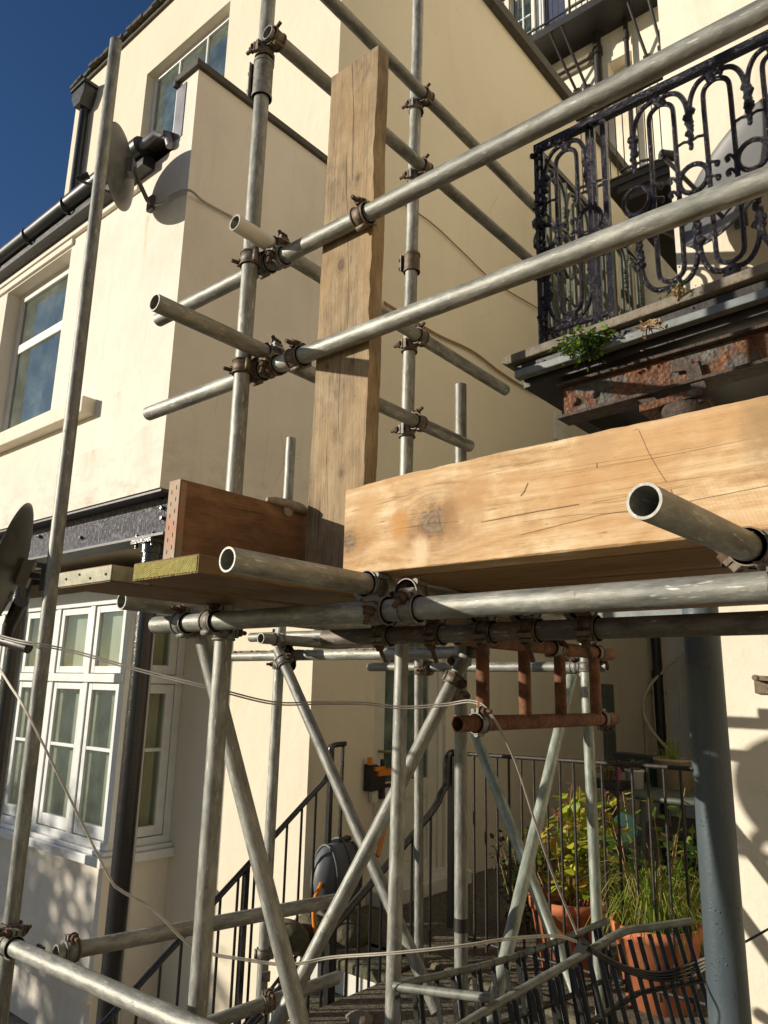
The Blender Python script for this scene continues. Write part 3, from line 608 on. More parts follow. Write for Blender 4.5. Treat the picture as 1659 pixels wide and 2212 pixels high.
# gutter
gz = MB(); gp0, gp1 = at(-60, 600, Y=2.13), at(352, 256, Y=2.13)
gz0, gz1 = 3.33, 3.36
gz.sweep([(-9.4, 2.13, gz0), (XE-.42, 2.13, gz1)], .055, 14)
gz.box((-9.4, 2.15, gz0-.09), (XE-.40, 2.236, gz0-.01))
gz.build('gutter', M['gutter'], ext)
for x in [-4.35, -4.9, -5.5, -6.1, -6.7]: MB().hollow((x-.012, 2.13, gz0+.01), (x+.012, 2.13, gz0+.01), .066, .056, 16).build('gutter_bracket', M['gutter'], ext)
MB().cyl((XE-.62, 2.13, gz1), (XE-.40, 2.13, gz1), .062, 14).build('gutter_joint', M['gutter'], ext)
el = MB(); el.sweep([(XE-.42, 2.13, gz1), (XE-.28, 2.15, gz1+.03), (XE-.22, 2.2, gz1+.02), (XE-.20, 2.215, gz1-.05)], .028, 10); el.build('gutter_outlet', M['lead'], ext)

# black riveted girder under the extension and its posts
gr = thing('black_girder', (XE, 2.3, .8), 'glossy black riveted steel girder under the overhanging cream extension', 'girder')
g_ = MB(); g_.box((-9.4, YE+.12, .815), (XE-.005, YE+.135, 1.034)); g_.build('web', M['girderblack'], gr)
g_ = MB(); g_.box((-9.4, YE+.012, 1.034), (XE-.003, YE+.24, 1.048)); g_.box((-9.4, YE+.06, .80), (XE-.02, YE+.21, .815)); g_.build('flange', M['darkpaint'], gr)
random.seed(2)
for (px, py) in ((352, 1076), (371, 1074), (354, 1098), (371, 1094), (354, 1120), (370, 1116), (178, 1162), (89, 1160)):
    q = at(px, py, Y=YE+.12); MB().cyl(q-V((0, .022, 0)), q+V((0, .002, 0)), .012, 6).build('bolt', M['blackpaint'], gr)
for (cx, lb) in ((-3.77, 'black glossy tubular post holding the girder in front of the bay window'), (-5.36, 'black post at the left photo edge under the far end of the girder')):
    po = thing('girder_post', (cx, 2.34, -2.3), lb, 'post', 'posts under the black girder')
    MB().cyl((cx, YE+.13, -2.3), (cx, YE+.13, .76), .058, 20).build('shaft', M['blackpaint'], po)
    c = MB(); c.box((cx-.10, YE+.05, .772), (cx+.10, YE+.21, .797)); c.cyl((cx, YE+.13, .72), (cx, YE+.13, .772), .066, 20)
    for sx in (-.08, .08): c.cyl((cx+sx, YE+.075, .75), (cx+sx, YE+.075, .83), .011, 6)
    c.build('cap_plate', M['blackpaint'], po); MB().box((cx-.13, YE, -2.295), (cx+.13, YE+.26, -2.27)).build('foot_plate', M['blackpaint'], po)

# rainwater hopper and pipe on the left of the wing
hp = thing('rainwater_pipe', (-7.55, YM-.06, 3.9), 'black hopper head and rainwater pipe high on the left edge of the house wing', 'drainpipe')
a = at(184, 225, Y=YM-.06); b_ = at(176, 395, Y=YM-.06); x_ = a.x
MB().cyl((x_, YM-.06, 4.2), (x_, YM-.06, a.z), .05, 14).build('pipe', M['gutter'], hp)
c = MB(); c.prism([(x_-.14, YM-.16, a.z+.16), (x_+.14, YM-.16, a.z+.16), (x_+.14, YM-.16, a.z+.06), (x_+.06, YM-.16, a.z-.08), (x_-.06, YM-.16, a.z-.08), (x_-.14, YM-.16, a.z+.06)], (0, .15, 0)); c.box((x_-.16, YM-.18, a.z+.16), (x_+.16, YM-.005, a.z+.2))
c.build('hopper', M['gutter'], hp); c = MB(); c.cyl((x_, YM-.06, 4.15), (x_, YM-.06, 4.32), .075, 14); c.build('shoe', M['gutter'], hp)

# ---------------------------------------------------------------- rear terrace
YR = 9.3
rear = thing('rear_terrace', (-3, YR, PZ), 'sunlit cream back of the terrace beyond the gap, with iron balconies', 'house')
w = MB(); wallY(w, -9, 3, -2.6, 14, YR, [(-5.42, -5.0, 10.3, 11.6), (-4.95, -4.40, 9.8, 12), (-3.75, -3.38, 8.3, 9.25), (-4.9, -4.45, 8.0, 8.95)], t=.3)
w.build('wall', M['cream_old'], rear)
fo = sash(rear, -5.42, -5.0, 10.3, 11.6, YR+.08, mull=[-5.21], trans=[10.75, 11.1], fr=.05, curtain=False)
f = MB(); f.box((-4.95, YR+.06, 9.8), (-4.88, YR+.12, 12)); f.box((-4.86, YR+.03, 9.8), (-4.80, YR+.09, 12)); f.build('door_frame', M['white'], rear)
MB().box((-4.80, YR+.1, 9.8), (-4.40, YR+.13, 12)).build('door', M['bluedoor'], rear)
MB().box((-3.75, YR+.2, 8.3), (-3.38, YR+.22, 9.25)).build('window_recess', M['soffit'], rear)
MB().box((-4.9, YR+.2, 8.0), (-4.45, YR+.22, 8.95)).build('window_recess', M['soffit'], rear)
c = MB(); c.box((-5.6, YR-.06, 9.36), (-3.95, YR, 9.41)); c.box((-5.6, YR-.1, 9.44), (-3.95, YR, 9.50)); c.build('string_course', M['stone'], rear)
ZU = 9.76
ub0 = at(1133, 95, Z=ZU); ub = thing('upper_balcony', (-3.8, ub0.y, ZU), 'narrow iron balcony high on the rear terrace, seen from below', 'balcony')
c = MB(); c.box((-6.2, ub0.y+.04, ZU), (-2.6, YR-.002, ZU+.06)); c.box((-6.2, ub0.y, ZU-.05), (-2.6, ub0.y+.04, ZU+.08)); c.build('floor', M['darkpaint'], ub)
for (pa, pb) in (((1186, 67), (1245, 196)), ((1212, 54), (1267, 188)), ((1352, -8), (1397, 122)), ((1395, -25), (1428, 100))):
    a = at(pa[0], pa[1], Z=ZU-.03); b_ = at(pb[0], pb[1], Y=YR-.03); a.y = max(a.y, ub0.y+.02)
    c = MB(); c.sweep([a, lerp_(a, b_, .5)+V((0, .03, -.05)), b_], .024, 6); c.box((b_.x-.05, YR-.04, b_.z-.04), (b_.x+.05, YR, b_.z+.03)); c.build('strut', M['darkpaint'], ub)
c = MB()
for i in range(38): c.cyl((-6.1+i*.094, ub0.y+.02, ZU+.08), (-6.1+i*.094, ub0.y+.02, ZU+1.1), .0065, 5)
for i in range(4): c.cyl((-5.9+i*.93, ub0.y+.02, ZU), (-5.9+i*.93, ub0.y+.02, ZU+1.1), .018, 6)
c.box((-6.2, ub0.y, ZU+1.1), (-2.6, ub0.y+.04, ZU+1.13)); c.box((-6.2, ub0.y+.01, ZU+.16), (-2.6, ub0.y+.03, ZU+.18)); c.build('railing', M['darkpaint'], ub)
for i, (x_, lb) in enumerate(((-3.86, 'dark soil pipe with collar on the rear terrace, left of the pair'), (-3.41, 'thinner dark pipe on the rear terrace, right of the pair'))):
    d_ = MB(); r_ = .06 if i == 0 else .035; d_.cyl((x_, YR-.1, 2), (x_, YR-.1, 9.75), r_, 12); d_.cyl((x_, YR-.1, 9.38), (x_, YR-.1, 9.5), r_*1.35, 12)
    tag(d_.build('soil_pipe', M['darkpaint']), lb, 'drainpipe', 'pipes on the rear terrace')
lb_ = thing('lower_balcony', (-2.4, 6.6, 5.0), 'dark iron balcony with thin upright bars behind the ornate railing', 'balcony')
c = MB(); c.box((-2.72, 6.5, 4.98), (-1.9, 9.2, 5.05)); c.box((-2.6, 6.52, 4.90), (-1.92, 6.6, 4.98)); c.box((-2.5, 6.55, 4.80), (-1.95, 9.2, 4.9)); c.build('floor', M['darkpaint'], lb_)
c = MB()
for i in range(14): c.cyl((-2.95+i*.075, 6.5, 5.05), (-2.95+i*.075, 6.5, 5.95), .006, 5)
c.box((-3.0, 6.49, 5.95), (-1.9, 6.52, 5.98)); c.box((-3.0, 6.49, 5.05), (-1.9, 6.51, 5.07)); c.build('railing', M['darkpaint'], lb_)
c = MB(); c.prism([(-2.55, 6.9, 4.8), (-1.95, 6.9, 4.8), (-1.95, 6.9, 4.15), (-2.2, 6.9, 4.45)], (0, .1, 0)); c.build('bracket', M['darkpaint'], lb_)
# ghost of a spiral stair and a downpipe down in the shade
sp = thing('spiral_stair', (-3.1, 8.9, -1.3), 'faint cream spiral stair railing in the shade behind the grey column', 'stairs')
c = MB(); pts = []
for i in range(26):
    t = i/25; a = R(100)+R(230)*t; pts.append(V((-2.95+.55*math.cos(a), 8.75+.35*math.sin(a), .55-1.7*t)))
c.sweep(pts, .018, 6)
for q in pts[::2]: c.cyl(q, q-V((0, 0, .8)), .008, 5)
c.build('handrail', M['soffit'], sp); MB().cyl((-2.95, 8.75, -1.36), (-2.95, 8.75, 1.2), .05, 10).build('newel', M['soffit'], sp)
c = MB(); x_ = -3.42; c.cyl((x_, 9.0, PZ), (x_, 9.0, 2.6), .055, 10); c.box((x_-.16, 8.98, -.0), (x_+.06, 9.06, .05)); c.cyl((x_, 9.0, .2), (x_, 9.0, .28), .07, 10)
tag(c.build('downpipe', M['darkpaint']), 'dark downpipe in the shaded corner beside the spiral stair', 'drainpipe')
c = MB(); q = at(1322, 1600, X=XM+.05); c.box((XM+.003, q.y-.1, PZ), (XM+.05, q.y+.10, .1)); tag(c.build('trellis_post', M['tablegrey']), 'dull grey upright board against the shaded house side', 'board')

# ---------------------------------------------------------------- right hand house
YF, XR = 3.6, -1.145
rh = thing('right_house', (XR, YF, PZ), 'sunlit cream house front on the right behind the ornate balcony', 'house')
w = MB(); wallY(w, XR, 4, -2.6, 9, YF, [(-.30, 1.0, 1.40, 3.5)], t=.3); w.box((XR, YF+.3, -2.6), (XR+.3, 9.2, 9)); w.build('wall', M['cream_old'], rh)
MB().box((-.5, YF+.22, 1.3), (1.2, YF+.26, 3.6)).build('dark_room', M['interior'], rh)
c = MB(); c.box((-2.1, YF, .34), (XR-.004, YF+.12, .46)); c.build('lintel', M['greygutter'], rh)  # blue grey here stands in for skylit shade on the wall
c = MB(); q = at(1655, 1480, Y=YF-.01); c.box((q.x-.045, YF-.02, q.z-.035), (q.x+.06, YF, q.z+.035)); c.cyl((q.x-.03, YF-.06, q.z+.03), (q.x-.03, YF-.03, q.z+.03), .013, 8); c.bar((q.x-.03, YF-.05, q.z+.03), (q.x+.15, YF-.05, q.z+.02), .012, .02)
tag(c.build('wall_bracket', M['coupler']), 'rusty hinge bracket screwed to the sunlit wall right of the grey column', 'bracket')

w = MB(); w.box((4.3, -6, -2.6), (4.6, 3.55, 5.5)); w.box((4.24, -6, 5.5), (4.66, 3.55, 5.6)); tag(w.build('bounce_wall', mat_plaster('tan_render', (.46, .37, .25))), 'tall unseen tan wall added beyond the right edge to bounce warm light', 'wall')  # wall added out of view to throw warm sunlight back onto the shaded sides
# ================================================================== SCAFFOLD
def tube(name, a, b, label, cat='scaffold tube', mat='tube', group=None, r=.02415, wall=.004):
    a, b = V(a), V(b); q = (b-a).to_track_quat('Z', 'Y'); L = (b-a).length
    mb = MB(); mb.hollow((0, 0, 0), (0, 0, L), r, r-wall, 32)
    M4 = Matrix.Translation(a) @ q.to_matrix().to_4x4()
    mb.v = [M4 @ v for v in mb.v]
    o = mb.build(name, M[mat], None, org=a, rot=q); return tag(o, label, cat, group)
def lerp(a, b, t): return V(a)*(1-t)+V(b)*t
def band(root, p, axis, toward, side=1, w=.044, r=.0248, mat='coupler', boltlen=.06, tilt=0):
    axis = V(axis).normalized(); toward = (V(toward)-axis*V(toward).dot(axis)).normalized(); s = axis.cross(toward)*side
    if tilt: qd = Matrix.Rotation(tilt, 3, axis); toward = qd @ toward; s = qd @ s
    p = V(p); m = MB()
    m.hollow(p-axis*w/2, p+axis*w/2, r+.0045, r, 24)
    m.hollow(p-axis*w/2, p-axis*(w/2-.005), r+.007, r, 24); m.hollow(p+axis*(w/2-.005), p+axis*w/2, r+.007, r, 24)
    m.obox(p+s*(r+.010)-toward*.004, s*.010, toward*.0045, axis*.016)          # flap over which the bolt closes
    m.obox(p+s*(r+.009)+toward*.010, s*.009, toward*.006, axis*.019)
    m.cyl(p-s*(r+.008)-axis*.018, p-s*(r+.008)+axis*.018, .008, 8)             # hinge
    m.build('clamp_band', M[mat], root, fix=True)
    b = MB(); c = p+s*(r+.012)
    b.cyl(c+toward*.016, c-toward*boltlen*.75, .0062, 8); bo = b.build('bolt', M['bolt'], root)
    nm = MB(); nm.cyl(c-toward*.010, c-toward*.024, .0125, 6); nm.cyl(c-toward*.0085, c-toward*.010, .016, 10); nm.build('nut', M['bolt'], bo)
def coupler(pA, a, pB, b, label, sA=1, sB=1, mat='coupler', group='scaffold couplers', tA=0, tB=0, bl=.06):
    pA, pB = V(pA), V(pB); t = thing('scaffold_coupler', (pA+pB)/2, label, 'coupler', group)
    band(t, pA, a, pB-pA, sA, mat=mat, tilt=tA, boltlen=bl); band(t, pB, b, pA-pB, sB, mat=mat, tilt=tB, boltlen=bl)
    d = (pB-pA).normalized(); m = MB(); mid = (pA+pB)/2; a = V(a).normalized(); e = d.cross(a)
    m.obox(mid, d*.006, a*.019, e*.019); m.build('body', M[mat], t, bevel=.003); return t
XV, YV, ZV = V((1, 0, 0)), V((0, 1, 0)), V((0, 0, 1))
SX = -1.68
tube('scaffold_tube', (SX, 1.30, PZ), (SX, 1.30, 2.75), 'tall near standard left of the weathered plank, crossing the whole height')
tube('scaffold_tube', (SX, 2.05, PZ), (SX, 2.115, 3.5), 'tall standard right of the weathered plank, carrying four transom ends')
tube('scaffold_tube', (SX, 2.43, PZ), (SX, 2.43, 1.24), 'short-topped standard rising just above the fresh sawn beam, black tape round its lower length')
tube('scaffold_tube', (-2.70, 2.42, -2.5), (-2.70, 2.42, 1.21), 'thin standard whose top shows above the brown toe board, sunlit wall behind its foot')
tube('scaffold_tube', (-2.575, 1.25, -2.4), (-2.626, 1.25, 2.64), 'long leaning standard at the far left, its top end standing against blue sky')
tube('scaffold_tube', (-1.575, 3.3, PZ), (-1.59, 3.3, .34), 'greenish standard in front of the terracotta pots', mat='tube_green')
tube('scaffold_tube', (-2.535, 3.3, PZ), (-2.56, 3.3, .22), 'slim standard in front of the white door')
tube('scaffold_tube', (-2.245, 1.35, 1.272), (.7, 1.35, 1.272), 'upper long guard rail tube sweeping up to the right in front of the plank')
tube('scaffold_tube', (-2.25, 1.35, .916), (.7, 1.35, .916), 'lower long guard rail tube below its twin, in front of the plank')
tube('scaffold_tube', (-1.935, 1.25, .165), (.6, 1.25, .165), 'thick-looking ledger right under the beam, half in shadow and half sunlit')
tube('scaffold_tube', (-1.64, 1.65, .146), (.7, 1.65, .146), 'dark shaded ledger under the deck, just below the sunlit one', mat='tube_shade')
tube('scaffold_tube', (-1.63, 1.0, 2.42), (-1.63, 3.6, 2.37), 'topmost transom tube passing behind the plank top')
tube('scaffold_tube', (-1.63, 1.265, 2.057), (-1.63, 3.6, 2.05), 'second transom from the top, open end at the sleeve jointed standard')
tube('scaffold_tube', (-1.63, 1.195, 1.325), (-1.63, 2.703, 1.293), 'third transom with cream painted open end below the satellite dish shadow')
o = MB(); o.hollow((-1.63, 1.194, 1.3252), (-1.63, 1.33, 1.3224), .0250, .0243, 32); tag(o.build('paint_band', M['whitew']), 'cream paint on the open end of the third transom', 'paint band')
tube('scaffold_tube', (-1.63, .962, .967), (-1.63, 2.42, .960), 'lowest transom above the deck, notched open end against the cream corner')
tube('scaffold_tube', (-1.12, .862, .227), (-1.12, 2.45, .227), 'stubby transom with round open end beside the sawn board end', mat='tube')
q0, q1 = V((-.352, .914, .2385)), V((-.320, 1.31, .229))
tube('scaffold_tube', q0, q0+(q1-q0)*3.6, 'big open tube end in front of the fresh beam at right')
tube('scaffold_tube', at(262, 1298, X=-1.9), at(262, 1298, X=-1.9)+V((0, 1.2, 0)), 'tube with thin open end poking out under the metal tipped board')
tube('scaffold_tube', (-3.25, 2.48, .142), (-1.595, 2.48, .146), 'horizontal ledger crusted with mortar across the sunlit strip of wall')
tube('scaffold_tube', (-3.13, 2.60, .247), (-1.75, 2.60, .240), 'sunlit tube just behind and above the mortar crusted ledger')
tube('scaffold_tube', (-2.652, 2.258, .209), (-2.652, 3.4, .209), 'transom with open end resting on the mortar crusted ledger')
tube('scaffold_tube', (-2.96, 3.35, .121), (-1.505, 3.35, .121), 'far low ledger, round open end right of the rusty ladder beam', mat='tube')
tube('scaffold_tube', (-3.1, 1.2, -.80), (-.9, 1.2, -.735), 'large gleaming tube crossing the bottom left corner downward to the right')
p7a, p7b = at(120, 2060, D=2.22), at(735, 1943, D=2.95)
tube('scaffold_tube', p7a, p7b, 'low tube running from the bottom left coupler up past the near standard')
p8a, p8b = at(440, 2215, D=2.70), at(728, 2112, D=3.05)
tube('scaffold_tube', p8a, p8b, 'short low tube with pale open end beside the lower stair flight')
dA, dB = V((-1.86, 1.33, .215)), at(662, 2260, D=1.92)
tube('scaffold_tube', dA, dB, 'near diagonal brace leaning from the rusty coupler down across the near standard')
eA, eB = at(600, 1402, Y=2.385), at(945, 2185, Y=2.385)
tube('scaffold_tube', eA, eB, 'diagonal brace with open top end at the mortar crusted ledger')
fA, fB = at(1006, 1418, D=2.70), at(585, 2240, D=2.34)
tube('scaffold_tube', fA, fB, 'long diagonal brace leaning the other way, from the taped standard down to the left')
gA, gB = at(1016, 1560, D=3.5), at(1245, 2150, D=2.75)
tube('scaffold_tube', gA, gB, 'thin brace from under the ladder beam down towards the terracotta pot', mat='tube_green')
hA, hB = at(1246, 1412, D=3.72), at(1056, 2222, D=2.45)
tube('scaffold_tube', hA, hB, 'pale green brace crossing in front of the yellow leaved plant', mat='tube_green')
# sleeves on the standards
def sleeve(x, y, z0, z1, label):
    t = thing('sleeve_joint', (x, y, z0), label, 'sleeve coupler'); m = MB()
    m.hollow((x, y, z0), (x, y, z1), .0315, .0246, 28); m.hollow((x, y, z0), (x, y, z0+.01), .0335, .0246, 28); m.hollow((x, y, z1-.01), (x, y, z1), .0335, .0246, 28)
    m.build('sleeve', M['coupler'], t)
    m = MB()
    for s in (0, 1): m.bar((x-.030, y-.024+.01*s, z0+.005), (x-.030, y-.024+.01*s, z1-.005), .004, .022, YV)
    m.build('flange', M['coupler'], t)
    for k in (.25, .72): MB().cyl((x-.045, y-.026, z0+(z1-z0)*k), (x-.02, y-.008, z0+(z1-z0)*k), .007, 6).build('bolt', M['bolt'], t)
sleeve(SX, 1.30, 1.855, 1.995, 'sleeve joint on the near standard just under its top coupler')
sleeve(SX, 2.092, 1.60, 1.68, 'small sleeve joint on the standard right of the plank, under the upper guard rail')
# black tape bands on the short standard
for z, lb in ((-.83, 'upper'), (-1.14, 'lower')):
    m = MB(); m.hollow((SX, 2.43, z), (SX, 2.43, z+.045), .0256, .0244, 28)
    tag(m.build('tape_band', M['blackplastic']), lb+' black tape band round the short-topped standard', 'tape')
# couplers
C_ = coupler
C_((SX, 1.30, 2.03), ZV, (-1.63, 1.30, 2.057), YV, 'coupler at the top of the near standard holding the second transom end', -1, 1)
C_((SX, 2.105, 2.372), ZV, (-1.63, 2.105, 2.40), YV, 'coupler joining the topmost transom to the standard right of the plank', -1, 1)
C_((SX, 2.10, 2.03), ZV, (-1.63, 2.10, 2.056), YV, 'coupler on the second transom, partly behind the upper guard rail', -1, 1)
C_((SX, 2.085, 1.28), ZV, (-1.63, 2.085, 1.306), YV, 'coupler on the third transom at the standard right of the plank', -1, 1)
C_((SX, 2.08, .935), ZV, (-1.63, 2.08, .962), YV, 'rust stained coupler on the lowest transom above the beam', -1, 1)
C_((SX, 1.30, 1.272), ZV, (SX+.012, 1.35, 1.272), XV, 'coupler gripping the near standard at the upper guard rail', 1, -1)
C_((-1.60, 1.35, 1.272), XV, (-1.63, 1.36, 1.321), YV, 'coupler tying the cream ended transom to the upper guard rail', 1, -1)
C_((SX, 1.30, .916), ZV, (SX+.012, 1.35, .916), XV, 'coupler gripping the near standard at the lower guard rail', 1, -1)
C_((-1.60, 1.35, .916), XV, (-1.63, 1.36, .965), YV, 'coupler tying the notched transom to the lower guard rail', 1, -1)
def single(p, axis, toward, label, side=1, tilt=0, bl=.06):
    t = thing('scaffold_clip', p, label, 'coupler', 'scaffold clips'); band(t, p, axis, toward, side, tilt=tilt, boltlen=bl)
    m = MB(); m.obox(V(p)+V(toward).normalized()*.034, V(axis)*.02, V(toward).normalized()*.006, V(axis).cross(V(toward)).normalized()*.018); m.build('seat', M['coupler'], t)
single((-1.262, 1.35, 1.272), XV, YV, 'dark clip pinning the upper guard rail to the plank edge', 1)
single((-1.50, 1.35, .916), XV, YV, 'clip on the lower guard rail at the left edge of the plank', 1)
C_((SX, 1.30, .14), ZV, (SX+.01, 1.25, .165), XV, 'coupler at deck level on the near standard', 1, 1)
C_((-1.80, 1.25, .165), XV, lerp(dA, dB, .05), dB-dA, 'dusty coupler with a rusty bolt holding the near diagonal brace', 1, 1)
C_((-1.075, 1.25, .165), XV, (-1.12, 1.27, .227), YV, 'heavy coupler under the stubby transom at the left end of the sunlit ledger', 1, 1)
C_((-.99, 1.25, .165), XV, (-1.03, 1.30, .205), YV, 'second heavy coupler close beside it on the sunlit ledger', 1, 1)
C_((-.27, 1.25, .165), XV, (-.322, 1.27, .230), YV, 'coupler at the right photo edge under the big open tube', 1, 1)
for x_, lb in ((-1.40, 'leftmost'), (-1.22, 'second from left'), (-1.06, 'third from left'), (-.93, 'fourth from left'), (-.78, 'rightmost')):
    C_((x_, 1.65, .146), XV, (x_-.03, 1.68, .20), YV, lb+' of the hanging couplers on the dark shaded ledger, bolt pointing down', 1, 1, tA=R(60), bl=.085)
C_((-2.70, 2.42, .10), ZV, (-2.69, 2.47, .143), XV, 'mortar caked coupler where the ledger meets the thin left standard', 1, 1)
C_(lerp(eA, eB, .045), eB-eA, (-2.66, 2.44, .10), XV, 'swivel coupler clasping the open topped diagonal brace', 1, -1)
C_((SX, 2.43, .11), ZV, (-1.70, 2.48, .145), XV, 'rusty bolted coupler at the right end of the mortar crusted ledger', 1, 1)
C_(lerp(fA, fB, .07), fB-fA, (SX, 2.40, -.02), ZV, 'swivel coupler joining the long brace to the taped standard', 1, 1)
C_((-2.652, 2.36, .209), YV, (-2.66, 2.42, .16), XV, 'small coupler on the short transom above the mortar crusted ledger', 1, 1)
C_((-2.55, 3.3, .10), ZV, (-2.53, 3.35, .121), XV, 'coupler on the slim standard at the far low ledger', -1, 1)
C_((-1.588, 3.3, .12), ZV, (-1.62, 3.35, .121), XV, 'coupler on the greenish standard at the far low ledger', -1, 1)
C_(lerp(hA, hB, .03), hB-hA, (-1.66, 3.35, .121), XV, 'swivel coupler at the head of the pale green brace', 1, 1)
C_((-2.585, 1.25, -.77), ZV, (-2.55, 1.2, -.785), XV, 'big coupler at the bottom left where two low tubes meet the leaning standard', 1, 1)
C_((-2.47, 1.2, -.78), XV, lerp(p7a, p7b, .04), p7b-p7a, 'coupler beside it tying the gleaming corner tube to the low tube', 1, 1)
C_((-2.70, 2.42, -1.12), ZV, lerp(p8a, p8b, .45), p8b-p8a, 'coupler on the low tube with pale open end', 1, 1)

# rusty ladder beam
XL = -1.33
lb_ = thing('ladder_beam', (XL, 1.9, -.09), 'rust coloured ladder beam with four upright rungs hanging under the deck', 'ladder beam')
la, lz = at(988, 1558, X=XL), at(1325, 1557, X=XL); ua = V((XL, la.y+.02, .155)); uz = at(1318, 1414, X=XL); zl = (la.z+lz.z)/2
for a, b in ((V((XL, la.y, zl)), V((XL, lz.y, zl))), (V((XL, la.y, uz.z)), V((XL, uz.y, uz.z)))):
    m = MB(); m.hollow(a, b, .0241, .0195, 28); m.build('rail', M['rust'], lb_)
for px in (1043, 1134, 1211, 1286):
    y = at(px, 1500, X=XL).y; m = MB(); m.cyl((XL, y, zl+.02), (XL, y, uz.z-.02), .021, 24); m.build('rung', M['rust'], lb_)
C_((XL, la.y+.115, zl), YV, (XL-.05, la.y+.11, zl), ZV, 'pale coupler near the open end of the ladder beam bottom rail', 1, 1)
single((XL, lz.y-.10, zl), YV, -XV, 'clip round the far end of the ladder beam bottom rail', -1)
single((XL, uz.y-.13, uz.z), YV, -XV, 'clip round the far end of the ladder beam top rail', -1)
single((XL, uz.y-.48, uz.z), YV, -XV, 'clip in the middle of the ladder beam top rail', 1, R(40))

# ---------------------------------------------------------------- timbers
def timber(name, org, size, mat, label, cat, axis, wane=.004, bev=.002, seg=60, prof=None, parent=None):
    """board from org (corner) with size; long axis subdivided so that its arrises wander"""
    org = V(org); ax = {'X': 0, 'Y': 1, 'Z': 2}[axis]; o1, o2 = [i for i in range(3) if i != ax]
    m = MB(); L = size[ax]; w, h = size[o1], size[o2]; vs = []; cs = []
    nb = 5
    for i in range(seg+1):
        t = i/seg
        for ci, (u, v) in enumerate(((0, 0), (1, 0), (1, 1), (0, 1))):
            nz = noise.noise(V((t*L*6+ci*7.1, org.x*3+ci, org.y*5)))+.5*noise.noise(V((t*L*45+ci*3.3, ci*2., org.z)))
            c = wane*(.35+abs(nz)*1.6); su, sv = 1-2*u, 1-2*v
            pair = [(0, c), (c, 0)] if (u, v) in ((0, 0), (1, 1)) else [(c, 0), (0, c)]
            for (cu, cv) in pair:
                p = [0, 0, 0]; p[ax] = L*t; p[o1] = w*u+su*cu; p[o2] = h*v+sv*cv; q = V(p)
                if prof: q = prof(q, t, u, v)
                vs.append(org+q)
    n = 8
    m.add(vs, [(i*n+k, (i+1)*n+k, (i+1)*n+(k+1) % n, i*n+(k+1) % n) for i in range(seg) for k in range(n)])
    m.add(vs, [tuple(range(n)), tuple(range(seg*n+n-1, seg*n-1, -1))])
    o = m.build(name, M[mat], parent, org=org+V((0, 0, 0)), fix=True)
    if label: tag(o, label, cat)
    return o
# weathered upright plank; object origin on its centre line at the foot
def prof_plank(q, t, u, v):
    if u == 1:
        s = .014*math.sin(t*5)+.010*noise.noise(V((t*7, 1, 2))); q = q+V((s*.35, 0, 0))
        if v == 0: q = q+V((-.008*abs(noise.noise(V((t*16, 3, 3)))), 0, 0))
    if u == 1 and v == 1: q = q+V((-.004, 0, 0))
    return q+V((0.018*t, 0, 0))
pl = timber('upright_plank', (-1.457, 1.377, .252), (.200, .052, 1.60), 'plankwood', 'weathered grey brown plank standing upright with a long crack and ragged right edge', 'plank', 'Z', wane=.002, seg=90, prof=prof_plank)
def recenter(o, d):   # move the texture origin
    o.data.transform(Matrix.Translation(-V(d))); o.matrix_basis = Matrix.Translation(V(d)) @ o.matrix_basis
recenter(pl, (.103, 0, 0))
def prof_beam(q, t, u, v):
    X = t*2.2
    if v == 1: q = q+V((0, 0, .008*noise.noise(V((X*2.0, 0, 1)))+.0018*noise.noise(V((X*22, u, 4)))-.010*math.exp(-(X/.10)**2)+.006*X))
    return q
bm_ = timber('timber_beam', (-1.193, 1.250, .252), (2.2, .085, .214), 'beamwood', 'thick fresh sawn pale beam with two large knots lying across the right half', 'beam', 'X', wane=.003, seg=160, prof=prof_beam)
recenter(bm_, (.0, 0, .107))
for y_, lb in ((1.345, 'nearest of the flat boards lying behind the fresh beam'), (1.585, 'second flat board behind the fresh beam'), (1.825, 'third flat board behind the fresh beam'), (2.065, 'farthest flat board behind the fresh beam')):
    timber('flat_board', (-1.10 if y_ < 1.5 else -1.20, y_, .252), (2.0, .225, .036), 'flatwood', lb, 'board', 'X', seg=30)
b1 = timber('scaffold_board', (-1.462, .878, .213), (.232, 1.9, .038), 'boarddeck', 'scaffold board whose mossy sawn end with growth rings pokes toward us', 'scaffold board', 'Y', seg=40)
m = MB(); m.box((-1.458, .8765, .2165), (-1.234, .8805, .248))
random.seed(4)
for i in range(60):
    x_ = -1.457+random.random()*.222; m.cyl((x_, .879, .2185), (x_+random.uniform(-.003, .003), .877, .2175-random.random()*.006), .0012, 4)
m.build('sawn_end', M['endgrain'], b1, org=(-1.346, .878, .232))
b2 = timber('scaffold_board', (-1.735, .853, .213), (.228, 1.9, .038), 'boarddeck', 'scaffold board left of it with a pale nailed metal end band', 'scaffold board', 'Y', seg=40)
m = MB(); m.box((-1.737, .850, .2155), (-1.5045, .8525, .249)); m.box((-1.5065, .8525, .2155), (-1.5040, .945, .249)); m.box((-1.739, .8525, .2155), (-1.7365, .945, .249))
bd = m.build('end_band', mat_simple('grimy_zinc_band', (.36, .34, .24), .6, .2, .5, 18, .6, .003, col2=(.16, .16, .10)), b2, bevel=.0008)
for (x_, z_) in ((-1.70, .232), (-1.64, .238), (-1.525, .230), (-1.59, .226)): MB().cyl((x_, .851, z_), (x_, .8478, z_), .003, 8).build('nail', M['bolt'], bd)
tb = timber('toe_board', (-1.541, 1.005, .252), (.041, 1.0, .225), 'boardwood', 'red brown board standing on edge left of the plank, orange hoop band on its end', 'toe board', 'Y', wane=.002, seg=40)
